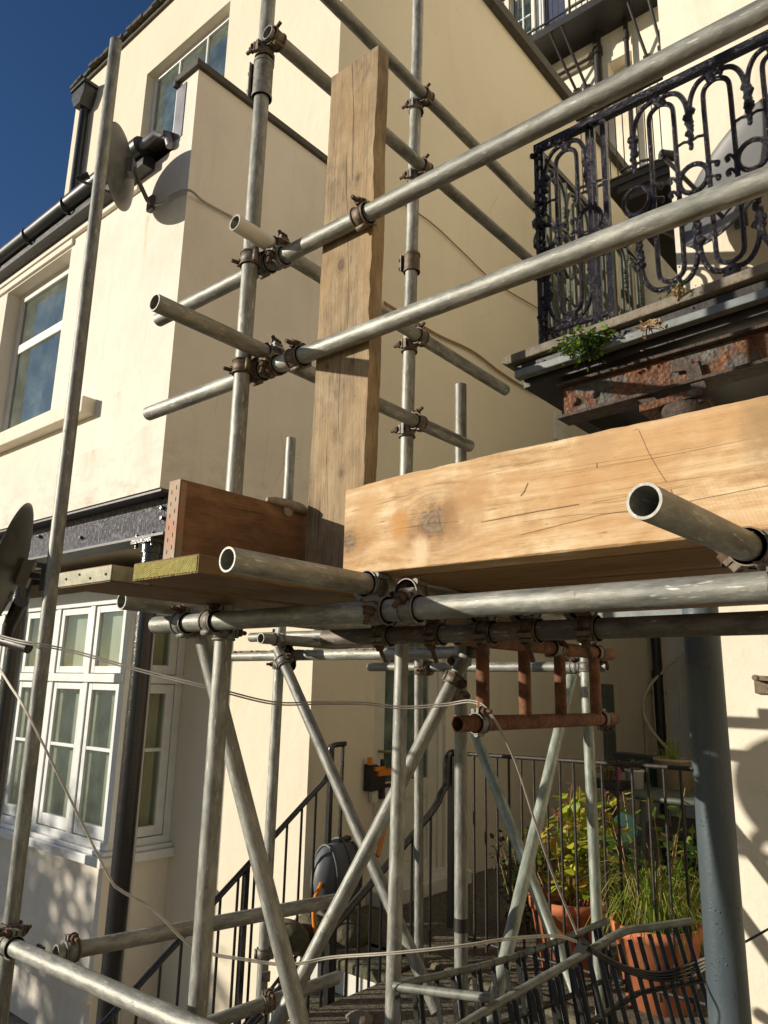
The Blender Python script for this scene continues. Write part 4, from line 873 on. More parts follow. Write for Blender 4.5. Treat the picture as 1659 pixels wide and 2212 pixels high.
m = MB(); m.box((-1.5425, .9995, .254), (-1.4985, 1.0025, .476)); m.box((-1.4985, 1.0025, .262), (-1.4968, 1.018, .470))
ho = m.build('hoop_band', M['rust'] if False else mat_simple('flaking_orange_band', (.34, .15, .08), .65, .1, .3, 16, .5, .002, col2=(.22, .21, .14)), tb)
m = MB()
for k in range(7):
    for s in (0, 1): m.box((-1.530+.018*s, .9988, .268+k*.029+.010*s), (-1.528+.018*s, .9994, .278+k*.029+.010*s))
m.build('slots', M['interior'], ho)
# dried mortar splash hanging over the toe board's upper edge
m = MB(); random.seed(5)
pts = [V((-1.50, 1.27, .482)), V((-1.495, 1.33, .483)), V((-1.49, 1.385, .478)), V((-1.492, 1.42, .472))]
m.sweep(catmull(pts, 4), [.006, .010, .012, .012, .013, .013, .014, .015, .014, .012, .010, .007, .004], 8)
m.ball((-1.496, 1.345, .466), .019, .35, 1.0, 1.0, 10, 8)
tag(m.build('mortar_splash', mat_simple('grey_mortar', (.36, .32, .24), .9, 0, .3, 40, .8, .004)), 'grey mortar splash hardened over the upper edge of the red brown board', 'mortar')
# mortar crust on the dirty ledger
m = MB(); random.seed(9)
for k in range(170):
    x_ = -3.2+random.random()*1.55
    if -2.55 < x_ < -2.3: continue
    m.ball((x_, 2.47+random.uniform(-.006, .012), .142+.0235), .005+random.random()*.006, 2.2, 1.2, .5, 6, 4)
o = m.build('mortar_crust', mat_simple('sandy_mortar', (.34, .26, .17), .95, 0, .3, 60, .8, .004)); tag(o, 'sandy mortar crumbs stuck along the top of the horizontal ledger', 'mortar', kind='stuff')

# ================================================================== ORNATE BALCONY
bal = thing('ornate_balcony', (-1.43, 2.42, 1.22), 'balcony with glossy black cast iron scrollwork on a weathered stone slab, upper right', 'balcony')
m = MB()
m.prism([(-1.45, 2.40, 1.255), (-.2, 2.40, 1.325), (.8, 2.40, 1.36), (.8, 2.40, 1.40), (-.2, 2.40, 1.362), (-1.45, 2.40, 1.292), (-1.47, 2.40, 1.27)], (0, 1.2, 0))
sb = m.build('slab', M['stone'], bal, bevel=.006)
m = MB()
m.prism([(-1.42, 2.43, 1.215), (.8, 2.43, 1.31), (.8, 2.43, 1.352), (-1.42, 2.43, 1.26)], (0, 1.1, 0)); m.build('recess', M['darkpaint'], bal)
m = MB(); m.prism([(-1.41, 2.405, 1.190), (.8, 2.405, 1.285), (.8, 2.405, 1.312), (-1.41, 2.405, 1.222)], (0, .04, 0)); m.build('gutter_strip', M['greygutter'], bal, bevel=.004)
m = MB(); m.prism([(-1.40, 2.46, 1.165), (.8, 2.46, 1.26), (.8, 2.46, 1.31), (-1.40, 2.46, 1.215)], (0, 1.0, 0)); m.build('joist_casing', M['darkpaint'], bal)
# railing pattern in local (s along, h up)
def pattern(P, s0, s1, first, out, r=.0094):
    """P(s,h) -> point; first = stadium centre positions; out = list of MB to fill"""
    m = out
    H = .855
    def arc(pts, rr=r, k=6): m.sweep(catmull([P(*q) for q in pts], k), rr, 7)
    hw = .046
    for c in first:
        t, b = H*.925, H*.055
        arc([(c-hw, H*.5), (c-hw, H*.72), (c-hw, H*.83)]+[(c-hw*math.cos(a_), H*.865+.052*math.sin(a_)) for a_ in (.35, .9, 1.57, 2.24, 2.79)]+[(c+hw, H*.83), (c+hw, H*.72), (c+hw, H*.5)])
        arc([(c-hw, H*.5), (c-hw, H*.28), (c-hw, H*.17)]+[(c-hw*math.cos(a_), H*.125-.052*math.sin(a_)) for a_ in (.35, .9, 1.57, 2.24, 2.79)]+[(c+hw, H*.17), (c+hw, H*.28), (c+hw, H*.5)])
        for h_ in (H*.95, H*.03):                                      # nodes with leaf clusters
            for k in range(7):
                m.ball(P(c+random.uniform(-.022, .022), h_+random.uniform(-.016, .016)), .010+random.random()*.006, n=6, m=4)
        # scrolls inside, at mid height
        for sg in (-1, 1):
            for hh in (H*.5+.022, H*.5-.035):
                arc([(c+sg*hw, hh-.02*sg), (c+sg*.028, hh+.012), (c+sg*.012, hh+.006), (c+sg*.016, hh-.008), (c+sg*.024, hh-.002)], .006, 4)
                m.ball(P(c+sg*.017, hh), .010, n=7, m=5)
    ends = sorted(list(first))
    mids = [(ends[i]+ends[i+1])/2 for i in range(len(ends)-1)]
    return ends, mids
def pendant(m, P, c, H, up):
    sg = 1 if up else -1; h0 = H*.86 if up else H*.14
    for k in range(26):
        t = k/25; w = .016*(1-t)**.5*(.8+.4*math.sin(t*14)); h_ = h0-sg*(.03+.145*t)
        m.ball(P(c+random.uniform(-w, w), h_), .0085+.006*(1-t), n=6, m=4)
    m.ball(P(c, h0-sg*.18), .010, n=6, m=4)
def outer(m, P, a, b, H, up, r=.0098):
    """arch from stadium node a to the pendant at b"""
    sg = 1 if up else -1
    f = (lambda x: x) if up else (lambda x: H-x)
    m.sweep(catmull([P(a, f(H*.955)), P(a+(b-a)*.3, f(H*.962)), P(a+(b-a)*.62, f(H*.945)), P(a+(b-a)*.85, f(H*.90)), P(a+(b-a)*.96, f(H*.84)), P(b-(b-a)*.02, f(H*.76))], 6), r, 7)
random.seed(11)
H = .855
ZB = 1.385
def mkP(org, d):
    org, d = V(org), V(d)
    return lambda s, h: org+d*s+V((0, 0, h))
def side(bm, P, centres, lims, H=.855):
    ends, mids = pattern(P, lims[0], lims[1], centres, bm)
    pend = [lims[0]]+mids+[lims[1]]
    for i, c in enumerate(ends):
        for q in (pend[i], pend[i+1]):
            for up_ in (True, False): outer(bm, P, c, q, H, up_)
    for q in pend:
        if q in (lims[0], lims[1]) and abs(lims[0]-ends[0]) > .1 and q == lims[0]: pass
        pendant(bm, P, q, H, True); pendant(bm, P, q, H, False)
        bm.sweep([P(q+.050*math.cos(a), H*.5+.056*math.sin(a)) for a in [2*math.pi*k/20 for k in range(21)]], .0095, 7)
        for dx in (-1, 1):
            for hh in (.68, .30): bm.sweep([P(q, H*hh), P(q+dx*.025, H*hh+.008), P(q+dx*.057, H*hh)], .0055, 6)
P = mkP((0, 2.5, ZB), (1, 0, 0))
m = MB(); side(m, P, [-.814+.2*k for k in range(7)], (-.925, .49)); m.build('front_scrollwork', M['iron'], bal)
m = MB(); side(m, P, [-1.205], (-1.305, -1.115)); m.build('end_panel_scrollwork', M['iron'], bal)
m = MB()
for (x_, w_) in ((-1.335, .022), (-1.312, .014), (-1.105, .018), (-1.085, .016), (-1.040, .022)):
    m.box((x_-w_/2, 2.5-w_/2, ZB-.09 if x_ < -1 else ZB-.06), (x_+w_/2, 2.5+w_/2, ZB+H+.01)); po = m
for k in range(46): po.ball((-1.335+random.uniform(-.016, .03), 2.49+random.uniform(-.012, .01), ZB-.05+random.random()*(H+.03)), .007+random.random()*.006, n=6, m=4)
po.ball((-1.33, 2.49, ZB+.50), .030, 1.1, 1, .9); po.build('posts', M['iron'], bal)
m = MB(); m.box((-1.345, 2.485, ZB+H-.008), (1.0, 2.515, ZB+H+.022)); m.box((-1.345, 2.49, ZB-.0), (-1.04, 2.51, ZB+.018))
for k in range(30): m.ball((-1.34+random.random()*.26, 2.485, ZB+H-.012+random.uniform(-.012, .01)), .007+random.random()*.006, n=6, m=4)
m.build('top_rail', M['iron'], bal)
P2 = mkP((-1.335, 2.5, ZB), (0, 1, 0))
m = MB(); side(m, P2, [.14, .36, .58, .80, 1.0], (.03, 1.09)); m.box((-1.345, 2.5, ZB+H-.01), (-1.325, 3.6, ZB+H+.015)); m.box((-1.342, 2.5, ZB), (-1.328, 3.6, ZB+.015))
for y_ in (2.53, 2.75, 2.97, 3.19, 3.41): m.box((-1.342, y_-.007, ZB), (-1.328, y_+.007, ZB+H))
m.build('side_scrollwork', M['irongreen'], bal)

# corroded girder carrying the balcony
gd = thing('rusty_girder', (-1.26, 2.5, 1.01), 'peeling grey and rust red steel girder under the ornate balcony', 'girder')
zl0, zl1 = at(1215, 903, Y=2.5).z, at(1215, 840, Y=2.5).z; xr_ = at(1659, 713, Y=2.5).x; zr0, zr1 = at(1659, 781, Y=2.5).z, at(1659, 713, Y=2.5).z; xl_ = at(1218, 870, Y=2.5).x
def gz_(x, a, b): return a+(b-a)*(x-xl_)/(xr_-xl_)
def slice_(x0, x1, a0, a1, b0, b1, y0, dy): return [(x0, y0, gz_(x0, a0, a1)), (x1, y0, gz_(x1, a0, a1)), (x1, y0, gz_(x1, b0, b1)), (x0, y0, gz_(x0, b0, b1))], (0, dy, 0)
m = MB(); m.prism(*slice_(xl_, .8, zl0, zr0, zl1, zr1, 2.5, .012)); m.build('web', M['peel'], gd)
m = MB(); m.prism(*slice_(xl_-.012, .8, zl0-.014, zr0-.014, zl0-.001, zr0-.001, 2.462, .10)); m.build('bottom_flange', M['peeldark'], gd, bevel=.002)
m = MB(); m.prism(*slice_(xl_-.02, .8, zl1+.001, zr1+.001, zl1+.013, zr1+.013, 2.468, .09)); m.build('upper_flange', M['peeldark'], gd, bevel=.002)
for (px, py) in ((1243, 868), (1283, 851)):
    q = at(px, py, Y=2.5); MB().lathe(q, [(.0175, 0), (.0165, .008), (.012, .015), (.005, .018), (0, .0185)], 14, V((0, -1, 0))).build('rivet', M['peel'], gd)
CX = at(1540, 1700, Y=2.52).x
zc = at(1450, 872, Y=2.46).z
m = MB(); m.obox((CX-.03, 2.52, zc+.012), V((.105, 0, .008)), V((0, .07, 0)), V((0, 0, .014))); m.build('bearing_plate', M['peel'], gd, bevel=.004)
m = MB(); m.bar((CX-.10, 2.49, zc+.02), (CX-.14, 2.485, zc+.075), .012, .045); m.build('strap', M['peeldark'], gd)
m = MB(); m.bar((CX+.075, 2.475, zc-.01), (CX+.045, 2.48, zc+.13), .014, .045); m.bar((CX+.045, 2.48, zc+.132), (CX-.02, 2.48, zc+.14), .010, .04); m.build('strap', M['peeldark'], gd)
m = MB(); m.box((-.46, 2.50, .82), (-.34, 2.60, zc+.05)); m.build('packing', M['darkpaint'], gd)
m = MB(); m.box((-1.27, 2.52, 1.03), (-1.21, 3.598, 1.10)); m.box((-.95, 2.56, 1.02), (-.89, 3.598, 1.09)); m.box((-.45, 2.56, 1.02), (-.39, 3.598, 1.09)); m.build('cross_beam', M['darkpaint'], gd)
cl = thing('iron_column', (CX, 2.52, PZ), 'thick slate grey blistered column at right carrying the balcony', 'column')
m = MB(); m.lathe((CX, 2.52, PZ), [(.073, 0), (.073, .05), (.062, .09), (.059, .2), (.0565, .7), (.0555, 1.4), (.0535, zc-PZ-.10)], 40); m.build('shaft', M['columngrey'], cl)
m = MB(); m.lathe((CX, 2.52, zc-.115), [(.054, 0), (.060, .008), (.060, .022), (.056, .034), (.070, .07), (.080, .095), (.080, .112)], 32); m.build('capital', M['peeldark'], cl)

# ================================================================== STAIRS, RAILINGS
XA, XB2 = -3.3, -2.6
st = thing('stone_steps', (-2.95, 3.4, PZ), 'dark mossy stone steps with white painted sides going down to the left', 'stairs')
k = 0; y = 3.45; z = PZ
while z > -2.5:
    m = MB(); m.box((XA+.04, y-.30, z-.055), (XB2-.02, y+.02, z)); m.build('tread', M['mossstone'], st, bevel=.012)
    m = MB(); m.box((XA+.06, y-.27, z-.17), (XB2-.05, y-.02, z-.056)); m.build('riser', M['whitew'], st)
    y -= .27; z -= .17; k += 1
m = MB(); m.prism([(XA-.02, 3.5, PZ-.02), (XA-.02, 3.5, PZ-.30), (XA-.02, 1.6, -2.6), (XA-.02, 1.6, -2.38)], (.05, 0, 0)); m.build('string', M['whitew'], st)
def spindle_rail(name, a, b, n, drop, label, mat='blackpaint', rr=.016, br=.0075, posts=(), top=None, bot=True, grp=None):
    t = thing(name, V(a)-V((0, 0, drop)), label, 'railing', grp); a, b = V(a), V(b)
    m = MB(); m.sweep(top or [a, b], rr, 10); m.build('handrail', M[mat], t)
    m = MB()
    for i in range(n):
        q = lerp(a, b, (i+.5)/n); m.cyl(q, q-V((0, 0, drop)), br, 7)
    m.build('balusters', M[mat], t)
    if bot: m = MB(); m.sweep([a-V((0, 0, drop-.04)), b-V((0, 0, drop-.04))], .010, 6); m.build('bottom_rail', M[mat], t)
    for q, w_, e in posts: m = MB(); m.box((q.x-w_, q.y-w_, q.z-drop-.1), (q.x+w_, q.y+w_, q.z+e)); m.build('post', M[mat], t)
    return t
a1 = at(698, 1690, X=XA); a2 = at(223, 2212, X=XA); a3 = a2+(a2-a1)*.25
topA = at(716, 1608, X=XA); topA2 = V((XA, topA.y+.12, topA.z))
spindle_rail('stair_railing', a1, a3, 15, .82, 'black iron stair railing in front of the sunlit wall strip, climbing to the right', posts=[(lerp(a1, a2, .42), .014, 0), (topA-V((0, 0, .0)), .014, 0), (V((XA, topA.y+.1, topA.z)), .008, 0)],
             top=catmull([a3, lerp(a3, a1, .5), lerp(a3, a1, .93), a1+V((0, .03, .03)), V((XA, topA.y-.01, topA.z-.06)), V((XA, topA.y+.01, topA.z-.01)), topA2], 6))
c1 = at(1062, 1634, D=3.8*1.1); c2 = at(1498, 1661, D=3.06*1.1); c0 = V((XB2, at(963, 1640, X=XB2).y+.02, c1.z+.005))
b1_ = at(940, 1746, X=XB2); b2_ = at(650, 2086, X=XB2); b3_ = b2_+(b2_-b1_)*.4
spindle_rail('stair_railing', b1_, b3_, 17, .80, 'glossy black stair railing with swan neck top climbing to the taped standard', posts=[(lerp(b1_, b2_, .82), .014, 0), (V((XB2, c0.y+.035, c0.z)), .016, 0)],
             top=catmull([b3_, lerp(b3_, b1_, .5), lerp(b3_, b1_, .95), b1_+V((0, .06, .075)), V((XB2, c0.y-.015, c0.z-.16)), V((XB2, c0.y-.01, c0.z-.04)), V((XB2, c0.y+.03, c0.z)), V((XB2+.05, c0.y+.05, c0.z))], 6), rr=.019)
c2b = c2+(c2-c1)*.05
spindle_rail('patio_railing', V((XB2+.03, c0.y+.05, c0.z)), c2b, 18, c1.z-PZ-.03, 'rusty black railing of plain upright bars in front of the potted plants', rr=.011, br=.007, mat='irondark')
m = MB(); m.prism([(XB2-.05, 3.40, PZ-.16), (-1.2, 3.2, PZ-.16), (-1.2, 3.2, PZ+.025), (XB2-.05, 3.40, PZ+.025)], (0, .13, 0)); tag(m.build('stone_kerb', M['mossstone'], bevel=.02), 'mossy stone kerb under the patio railing', 'kerb')
c = MB(); random.seed(8)
for i in range(26):
    c.ball((random.uniform(-2.6, -.6), random.uniform(2.4, 3.5), PZ+.0), .02+random.random()*.035, 1.3, 1, .6, 7, 5)
tag(c.build('rubble', M['stone']), 'stone crumbs scattered on the paving below the railing', 'rubble', kind='stuff')

# ---------------------------------------------------------------- dismantled iron panels
M['ironbar'] = mat_simple('black_flat_bar', (.022, .022, .020), .45, .1, .5, 40, .6, .002, world=True)
def grille(top, bars_dir, nb, label, blen=.75, extra=None, bar=(.010, .004), toprad=.011):
    t = thing('iron_grille', top[0], label, 'grille', 'dismantled iron railing panels'); tp = catmull(top, 5)
    m = MB(); m.sweep(tp, toprad, 8); m.build('top_rail', M['irongrey'], t)
    d = V(bars_dir).normalized(); a, b = V(top[0]), V(top[-1]); m = MB(); dm = MB()
    for i in range(nb):
        q = lerp(a, b, (i+.4)/nb)
        j = min(range(len(tp)), key=lambda k_: (tp[k_]-q).length); q = tp[j]*.5+q*.5
        m.bar(q, q+d*blen, .006, .014, V((1, .3, 0)))
    m.build('bars', M['ironbar'], t)
    mr = [V(p_)+d*.16 for p_ in top]; m = MB()
    for i in range(len(mr)-1): m.bar(mr[i], mr[i+1], .022, .006)
    m.build('mid_rail', M['ironbar'], t)
    if extra: m = MB(); m.sweep([V(e) for e in extra], .0125, 8); m.build('end_bar', M['irongrey'], t)
M['irongrey'] = mat_simple('chalky_black_iron', (.24, .25, .22), .5, .1, .4, 30, .3, .001, world=True, col2=(.12, .125, .105))
g1 = [at(852, 2129, D=2.18), at(1062, 2081, D=2.36), at(1200, 2035, D=2.5), at(1310, 1990, D=2.62)]
grille(g1, (.22, -.12, -1), 20, 'rear dismantled iron panel with pale top bar and pointed left corner', extra=[at(852, 2131, D=2.18), at(1062, 2157, D=2.02)])
g2 = [at(960, 2240, D=1.98), at(1062, 2177, D=2.08), at(1264, 2060, D=2.26), at(1343, 2014, D=2.32), at(1400, 2004, D=2.36), at(1492, 1990, D=2.42)]
grille(g2, (.32, -.12, -1), 24, 'front dismantled iron panel with bent handrail, in front of the terracotta pots', toprad=.0125)

# ================================================================== DISHES, CABLES, FITTINGS
def dish(c, n, r, label, mat, back=None):
    c, n = V(c), V(n).normalized(); t = thing('satellite_dish', c, label, 'satellite dish')
    x, y, z = frame(n)
    m = MB(); prof = [(.0, -.16*r), (.25*r, -.15*r), (.5*r, -.115*r), (.75*r, -.055*r), (.95*r, .005*r), (r, .03*r), (r*1.0, .05*r), (.97*r, .05*r), (.93*r, .02*r), (.75*r, -.035*r), (.5*r, -.095*r), (.25*r, -.13*r), (0, -.14*r)]
    m.lathe(c, prof, 40, n); m.build('reflector', M[mat], t)
    a = c-y*r*.75+n*.02; f_ = c+n*r*1.05-y*r*.35
    m = MB(); m.sweep([c-n*.04-y*r*.3, a, f_], .010, 8); m.build('feed_arm', M['dishgrey'], t)
    m = MB(); m.cyl(f_, f_-n*.07+y*.03, .022, 10); m.build('receiver', M['blackplastic'], t)
    if back is not None:
        m = MB(); b0 = c-n*(.16*r); m.obox(b0-n*.02, x*.035, y*.05, n*.02); pts = [b0-n*.04]+[V(q) for q in back]; m.sweep(pts, .014, 8)
        e = V(back[-1]); m.obox(e, V((.03, 0, 0)), V((0, .012, 0)), V((0, 0, .05))); m.build('mount', M['rust'] if mat == 'x' else M['dishgrey'], t)
    return t
dc = at(262, 362, Y=1.97)
dish(dc, (-.76, -.64, .0), .25, 'grey satellite dish seen edge on, on the cream upper corner casting a round shadow', 'dishgrey', back=[at(300, 392, Y=2.08), at(318, 432, Y=2.14), at(326, 440, Y=2.225)])
dish((-2.925, 1.235, .41), (-.52, -.84, .22), .26, 'dark dish seen edge on at the left photo edge beside the leaning standard', 'dishdark', back=[(-2.80, 1.30, .38), (-2.66, 1.26, .36)])
dish(at(1592, 372, Y=3.25), (-.52, -.80, .30), .36, 'large perforated grey dish on the sunlit wall behind the scrollwork', 'dishmesh', back=[(at(1592, 372, Y=3.45)+V((.05, 0, -.15))), at(1600, 470, Y=3.59)])
m = MB(); q = at(12, 1385, D=3.0); m.sweep([q+V((-.2, 0, .02)), q, at(62, 1400, D=2.95)], .022, 8); m.sweep([at(45, 1300, D=2.95), at(20, 1350, D=3.0), q], [.03, .026, .02], 8)
tag(m.build('timber_arm', M['darkpaint']), 'dark curved arm below the edge on dish at the left photo edge', 'bracket')

def cable(name, pts, r, mat, label, twin=0):
    m = MB(); c = catmull(pts, 8); m.sweep(c, r, 8)
    if twin: m.sweep([p_+V((0, 0, twin)) for p_ in c], r, 8)
    o = m.build(name, M[mat]); return tag(o, label, 'cable')
cable('cable', [at(-40, 1362, D=2.9), at(30, 1385, D=2.45), at(150, 1408, D=2.4), at(300, 1450, D=2.35), at(460, 1490, D=2.3), at(590, 1521, D=2.35), at(690, 1521, D=2.4), at(790, 1522, D=2.42), at(870, 1531, D=2.42), at(960, 1525, D=2.40), at(1020, 1518, D=2.35), at(1060, 1545, D=2.3), at(1110, 1640, D=2.28), at(1150, 1760, D=2.28), at(1190, 1880, D=2.28), at(1246, 2018, D=2.28)], .0024, 'cable', 'grey cable sagging from the left dish across the braces and down to the black connector', .007)
cable('cable', [at(-30, 1400, D=2.5), at(20, 1480, D=2.3), at(60, 1545, D=2.2), at(165, 1755, D=2.15), at(235, 1895, D=2.15), at(262, 1926, D=2.15), at(330, 1965, D=2.15), at(400, 2035, D=2.15), at(455, 2062, D=2.15), at(530, 2075, D=2.15), at(600, 2085, D=2.15), at(650, 2083, D=2.15), at(720, 2070, D=2.15), at(850, 2061, D=2.1), at(1000, 2045, D=2.1), at(1100, 2030, D=2.14), at(1200, 2024, D=2.2), at(1246, 2036, D=2.25)], .0022, 'cablewhite', 'pale twin cable looping along the bottom left and rightward to the black connector', .005)
m = MB(); a = at(1262, 2035, D=2.26); b_ = at(1235, 2085, D=2.26); m.bar(a, b_, .022, .03)
tag(m.build('cable_connector', M['blackplastic']), 'black box connector where the pale cables join the black bundle', 'connector')
for k in range(4):
    dz = .006*k; cable('black_cable', [at(1258, 2036+2*k, D=2.26), at(1300, 2062+3*k, D=2.24), at(1360, 2090+4*k, D=2.25), at(1430, 2100+6*k, D=2.27), at(1500, 2078+9*k, D=2.35), at(1560, 2055+3*k, D=2.75), at(1600, 2040, D=2.9), at(1690, 1990, D=2.9)], .0042, 'blackpaint',
        ['topmost', 'second', 'third', 'lowest'][k]+' strand of the black cable bundle in front of the grass filled pot')
# rope like cable on the shaded wall, and its tail
cable('wall_cable', [at(335, 442, Y=2.2), at(352, 438, Y=2.2), at(372, 422, Y=2.22), at(405, 414, Y=2.225)+V((.02, -.0, 0)), at(440, 435, X=XE+.02), at(500, 468, X=XE+.02), at(560, 500, X=XE+.015), at(640, 560, X=XE+.015), at(700, 600, X=XE+.01)], .008, 'gold' if False else 'cable', 'weathered cable from the upper dish running down the shaded wall')
cable('wall_cable', [at(840, 420, X=XM+.02), at(930, 480, X=XM+.02), at(1000, 545, X=XM+.02), at(1070, 610, X=XM+.02), at(1165, 668, X=XM+.02)], .006, 'stem', 'thin upper wire drooping along the tall shaded wall')
cable('wall_cable', [at(830, 655, X=XM+.02), at(940, 722, X=XM+.02), at(1020, 760, X=XM+.02), at(1080, 805, X=XM+.02), at(1140, 842, X=XM+.02), at(1178, 853, X=XM+.02), at(1186, 838, X=XM+.02)], .006, 'stem', 'thin lower wire drooping along the tall shaded wall and hooking up', .012)

# wall mounted hose gun holder and hose reel
hg = thing('hose_holder', at(820, 1690, X=XM+.05), 'black and orange garden tool holder mounted on the shaded wall left of the door', 'tool holder')
def wq(px, py, d=.0): return at(px, py, X=XM+d)
m = MB(); y0 = wq(789, 1700, .02).y; y1 = wq(818, 1700, .02).y; m.prism([(XM+.003, y0, wq(790, 1708).z), (XM+.003, y1, wq(818, 1700).z), (XM+.003, y1+.02, wq(820, 1665).z), (XM+.003, y0+.06, wq(795, 1650).z), (XM+.003, y0, wq(790, 1650).z)], (.07, 0, 0)); m.build('bracket', M['blackplastic'], hg, bevel=.006)
m = MB(); m.cyl(wq(799, 1652, .05), wq(799, 1636, .05), .018, 10); m.obox(wq(830, 1668, .06), V((.03, 0, 0)), V((0, .09, 0)), V((0, 0, .018))); m.obox(wq(815, 1660, .06), V((.03, 0, 0)), V((0, .05, 0)), V((0, 0, .012))); m.build('lever', M['orange'], hg)
m = MB(); m.cyl(wq(826, 1655, .05), wq(826, 1640, .05), .014, 10); m.cyl(wq(825, 1725, .05), wq(825, 1675, .05), .022, 10); m.cyl(wq(830, 1698, .05), wq(842, 1696, .05), .014, 8); m.build('nozzle', M['blackplastic'], hg)
m = MB(); m.obox(wq(812, 1714, .02), V((.015, 0, 0)), V((0, .055, 0)), V((0, 0, .05))); m.build('junction_box', M['whitew'], hg)
m = MB(); m.sweep(catmull([wq(846, 1700, .08), wq(842, 1745, .10), wq(828, 1800, .12), wq(815, 1850, .16)], 5), .014, 8); tag(m.build('orange_hose', M['orange']), 'orange hose hanging down the wall from the tool holder', 'hose')
rc = at(728, 1895, X=XM+.22)
rl = thing('hose_reel', rc, 'rounded grey hose reel case on the ground against the wall', 'hose reel')
m = MB(); m.ball(rc, .185, .62, 1.0, 1.15, 20, 14); m.build('case', M['greyplastic'], rl)
m = MB()
for s in (-.5, 0, .5): m.sweep([rc+V((.12*math.cos(a)*(1-abs(s)*.3)+.0, s*.2, .215*math.sin(a)*(1-abs(s)*.25))) for a in [math.pi*(k/12)-.3 for k in range(13)]], .008, 6)
m.build('rib', M['greyplastic'], rl)
m = MB(); m.obox(rc+V((.02, .02, .20)), V((.02, 0, 0)), V((0, .05, .01)), V((0, 0, .012))); m.build('handle', M['blackplastic'], rl)
m = MB(); m.sweep(catmull([rc+V((.04, -.17, .0)), rc+V((.06, -.24, -.08)), rc+V((.08, -.25, -.2)), rc+V((.10, -.22, -.30))], 5), .012, 8); m.cyl(rc+V((.10, -.22, -.30)), rc+V((.105, -.21, -.36)), .018, 8); tag(m.build('orange_hose', M['orange']), 'short orange hose drooping from the left of the hose reel', 'hose')
m = MB(); random.seed(12)
for k in range(5): m.ball((rc.x+random.uniform(-.1, .3), rc.y+random.uniform(-.35, .1), PZ+.03), .09+random.random()*.05, 1.4, 1, .8, 10, 8)
tag(m.build('rocks', M['mossstone']), 'mossy rocks at the head of the steps under the hose reel', 'rocks')

# ================================================================== POTS, TABLE, PLANTS
def pot(c, r, h, label, mat='terracotta', rim=.05, taper=.72, name='plant_pot', soil=True):
    t = thing(name, c, label, 'plant pot'); m = MB()
    m.lathe(c, [(0, 0), (r*taper, 0), (r*.955, h-rim), (r, h-rim), (r*1.02, h), (r*.93, h), (r*.9, h-rim*.9), (r*.88, h-.07), (0, h-.07)], 36); m.build('pot', M[mat], t)
    if soil: m = MB(); m.lathe(V(c)+V((0, 0, h-.066)), [(0, .01), (r*.5, .012), (r*.88, 0)], 16); m.build('soil', M['earth'], t)
    return t
p1 = at(1187, 1958, Z=-1.04); p1.z = PZ; p2 = at(1398, 2012, Z=-1.04); p2.z = PZ
p1.y = max(p1.y, 3.9); p2.y = max(p2.y, 3.75)
pot(p1, .205, .33, 'left terracotta pot holding the yellow leaved shrub')
pot(p2, .200, .34, 'right terracotta pot overflowing with grass')
def leaf(m, c, d, n_, L, Wd):
    d = d.normalized(); s = d.cross(n_).normalized(); n_ = s.cross(d)
    m.add([c, c+d*L*.35+s*Wd+n_*L*.05, c+d*L*.8+s*Wd*.6, c+d*L+n_*-.02*L, c+d*L*.8-s*Wd*.6, c+d*L*.35-s*Wd+n_*L*.05], [(0, 1, 2, 3, 4, 5)])
def rnd(): return V((random.gauss(0, 1), random.gauss(0, 1), random.gauss(0, 1))).normalized()
def shrub(name, base, h, w, ns, nl, L, mat, label, cat='plant', stem='stem', zlo=.15, rad=None, flowers=None):
    t = thing(name, base, label, cat); m = MB(); f = MB(); fl = MB()
    for i in range(ns):
        a = random.uniform(0, 6.28); rr_ = w*math.sqrt(random.random()); tip = V(base)+V((rr_*math.cos(a), rr_*math.sin(a), h*random.uniform(.55, 1)))
        b0 = V(base)+V((rr_*.25*math.cos(a), rr_*.25*math.sin(a), 0)); mid = lerp(b0, tip, .5)+V((random.uniform(-.03, .03), random.uniform(-.03, .03), .03))
        c = catmull([b0, mid, tip], 6); m.sweep(c, [.005-.003*k/(len(c)-1) for k in range(len(c))], 5)
        for k in range(nl):
            u = random.uniform(zlo, 1); q = c[int(u*(len(c)-1))]; d = rnd(); d.z = d.z*.5+.15
            d.normalize(); q2 = q+d*random.uniform(.01, .05); leaf(f, q2, (d+V((0, 0, -.2))), rnd()*.5+V((0, 0, 1)), L*random.uniform(.6, 1.2), L*random.uniform(.3, .45))
        if flowers and random.random() < .5:
            for k in range(7): leaf(fl, tip+rnd()*.015, rnd(), ZV, .03, .010)
    m.build('stems', M[stem], t); f.build('foliage', M[mat], t)
    if flowers: fl.build('flowers', M[flowers], t)
    return t
random.seed(21)
shrub('yellow_shrub', p1+V((0, 0, .27)), .68, .31, 24, 17, .072, 'leafyel', 'yellow and green leaved shrub growing in the left terracotta pot', flowers='redleaf')
def grassy(name, base, n, h, spread, mat, label, droop=.5, w=.0022):
    m = MB()
    for i in range(n):
        a = random.uniform(0, 6.28); r0 = random.random()*.14; b0 = V(base)+V((r0*math.cos(a), r0*math.sin(a), 0)); s_ = spread*random.uniform(.3, 1.2); hh = h*random.uniform(.4, 1.1); dr = droop*random.random()
        tip = b0+V((s_*math.cos(a), s_*math.sin(a), hh*(1-dr*1.3))); mid = b0+V((s_*.45*math.cos(a), s_*.45*math.sin(a), hh*.9))
        c = catmull([b0, mid, tip], 5); sd = V((-math.sin(a), math.cos(a), 0)).lerp(rnd(), .4).normalized(); vs = []
        for k, q in enumerate(c): ww = w*(1-(k/len(c))**2)+.0004; vs += [q-sd*ww, q+sd*ww]
        m.add(vs, [(2*k, 2*k+1, 2*k+3, 2*k+2) for k in range(len(c)-1)])
    return tag(m.build(name, M[mat]), label, 'plant')
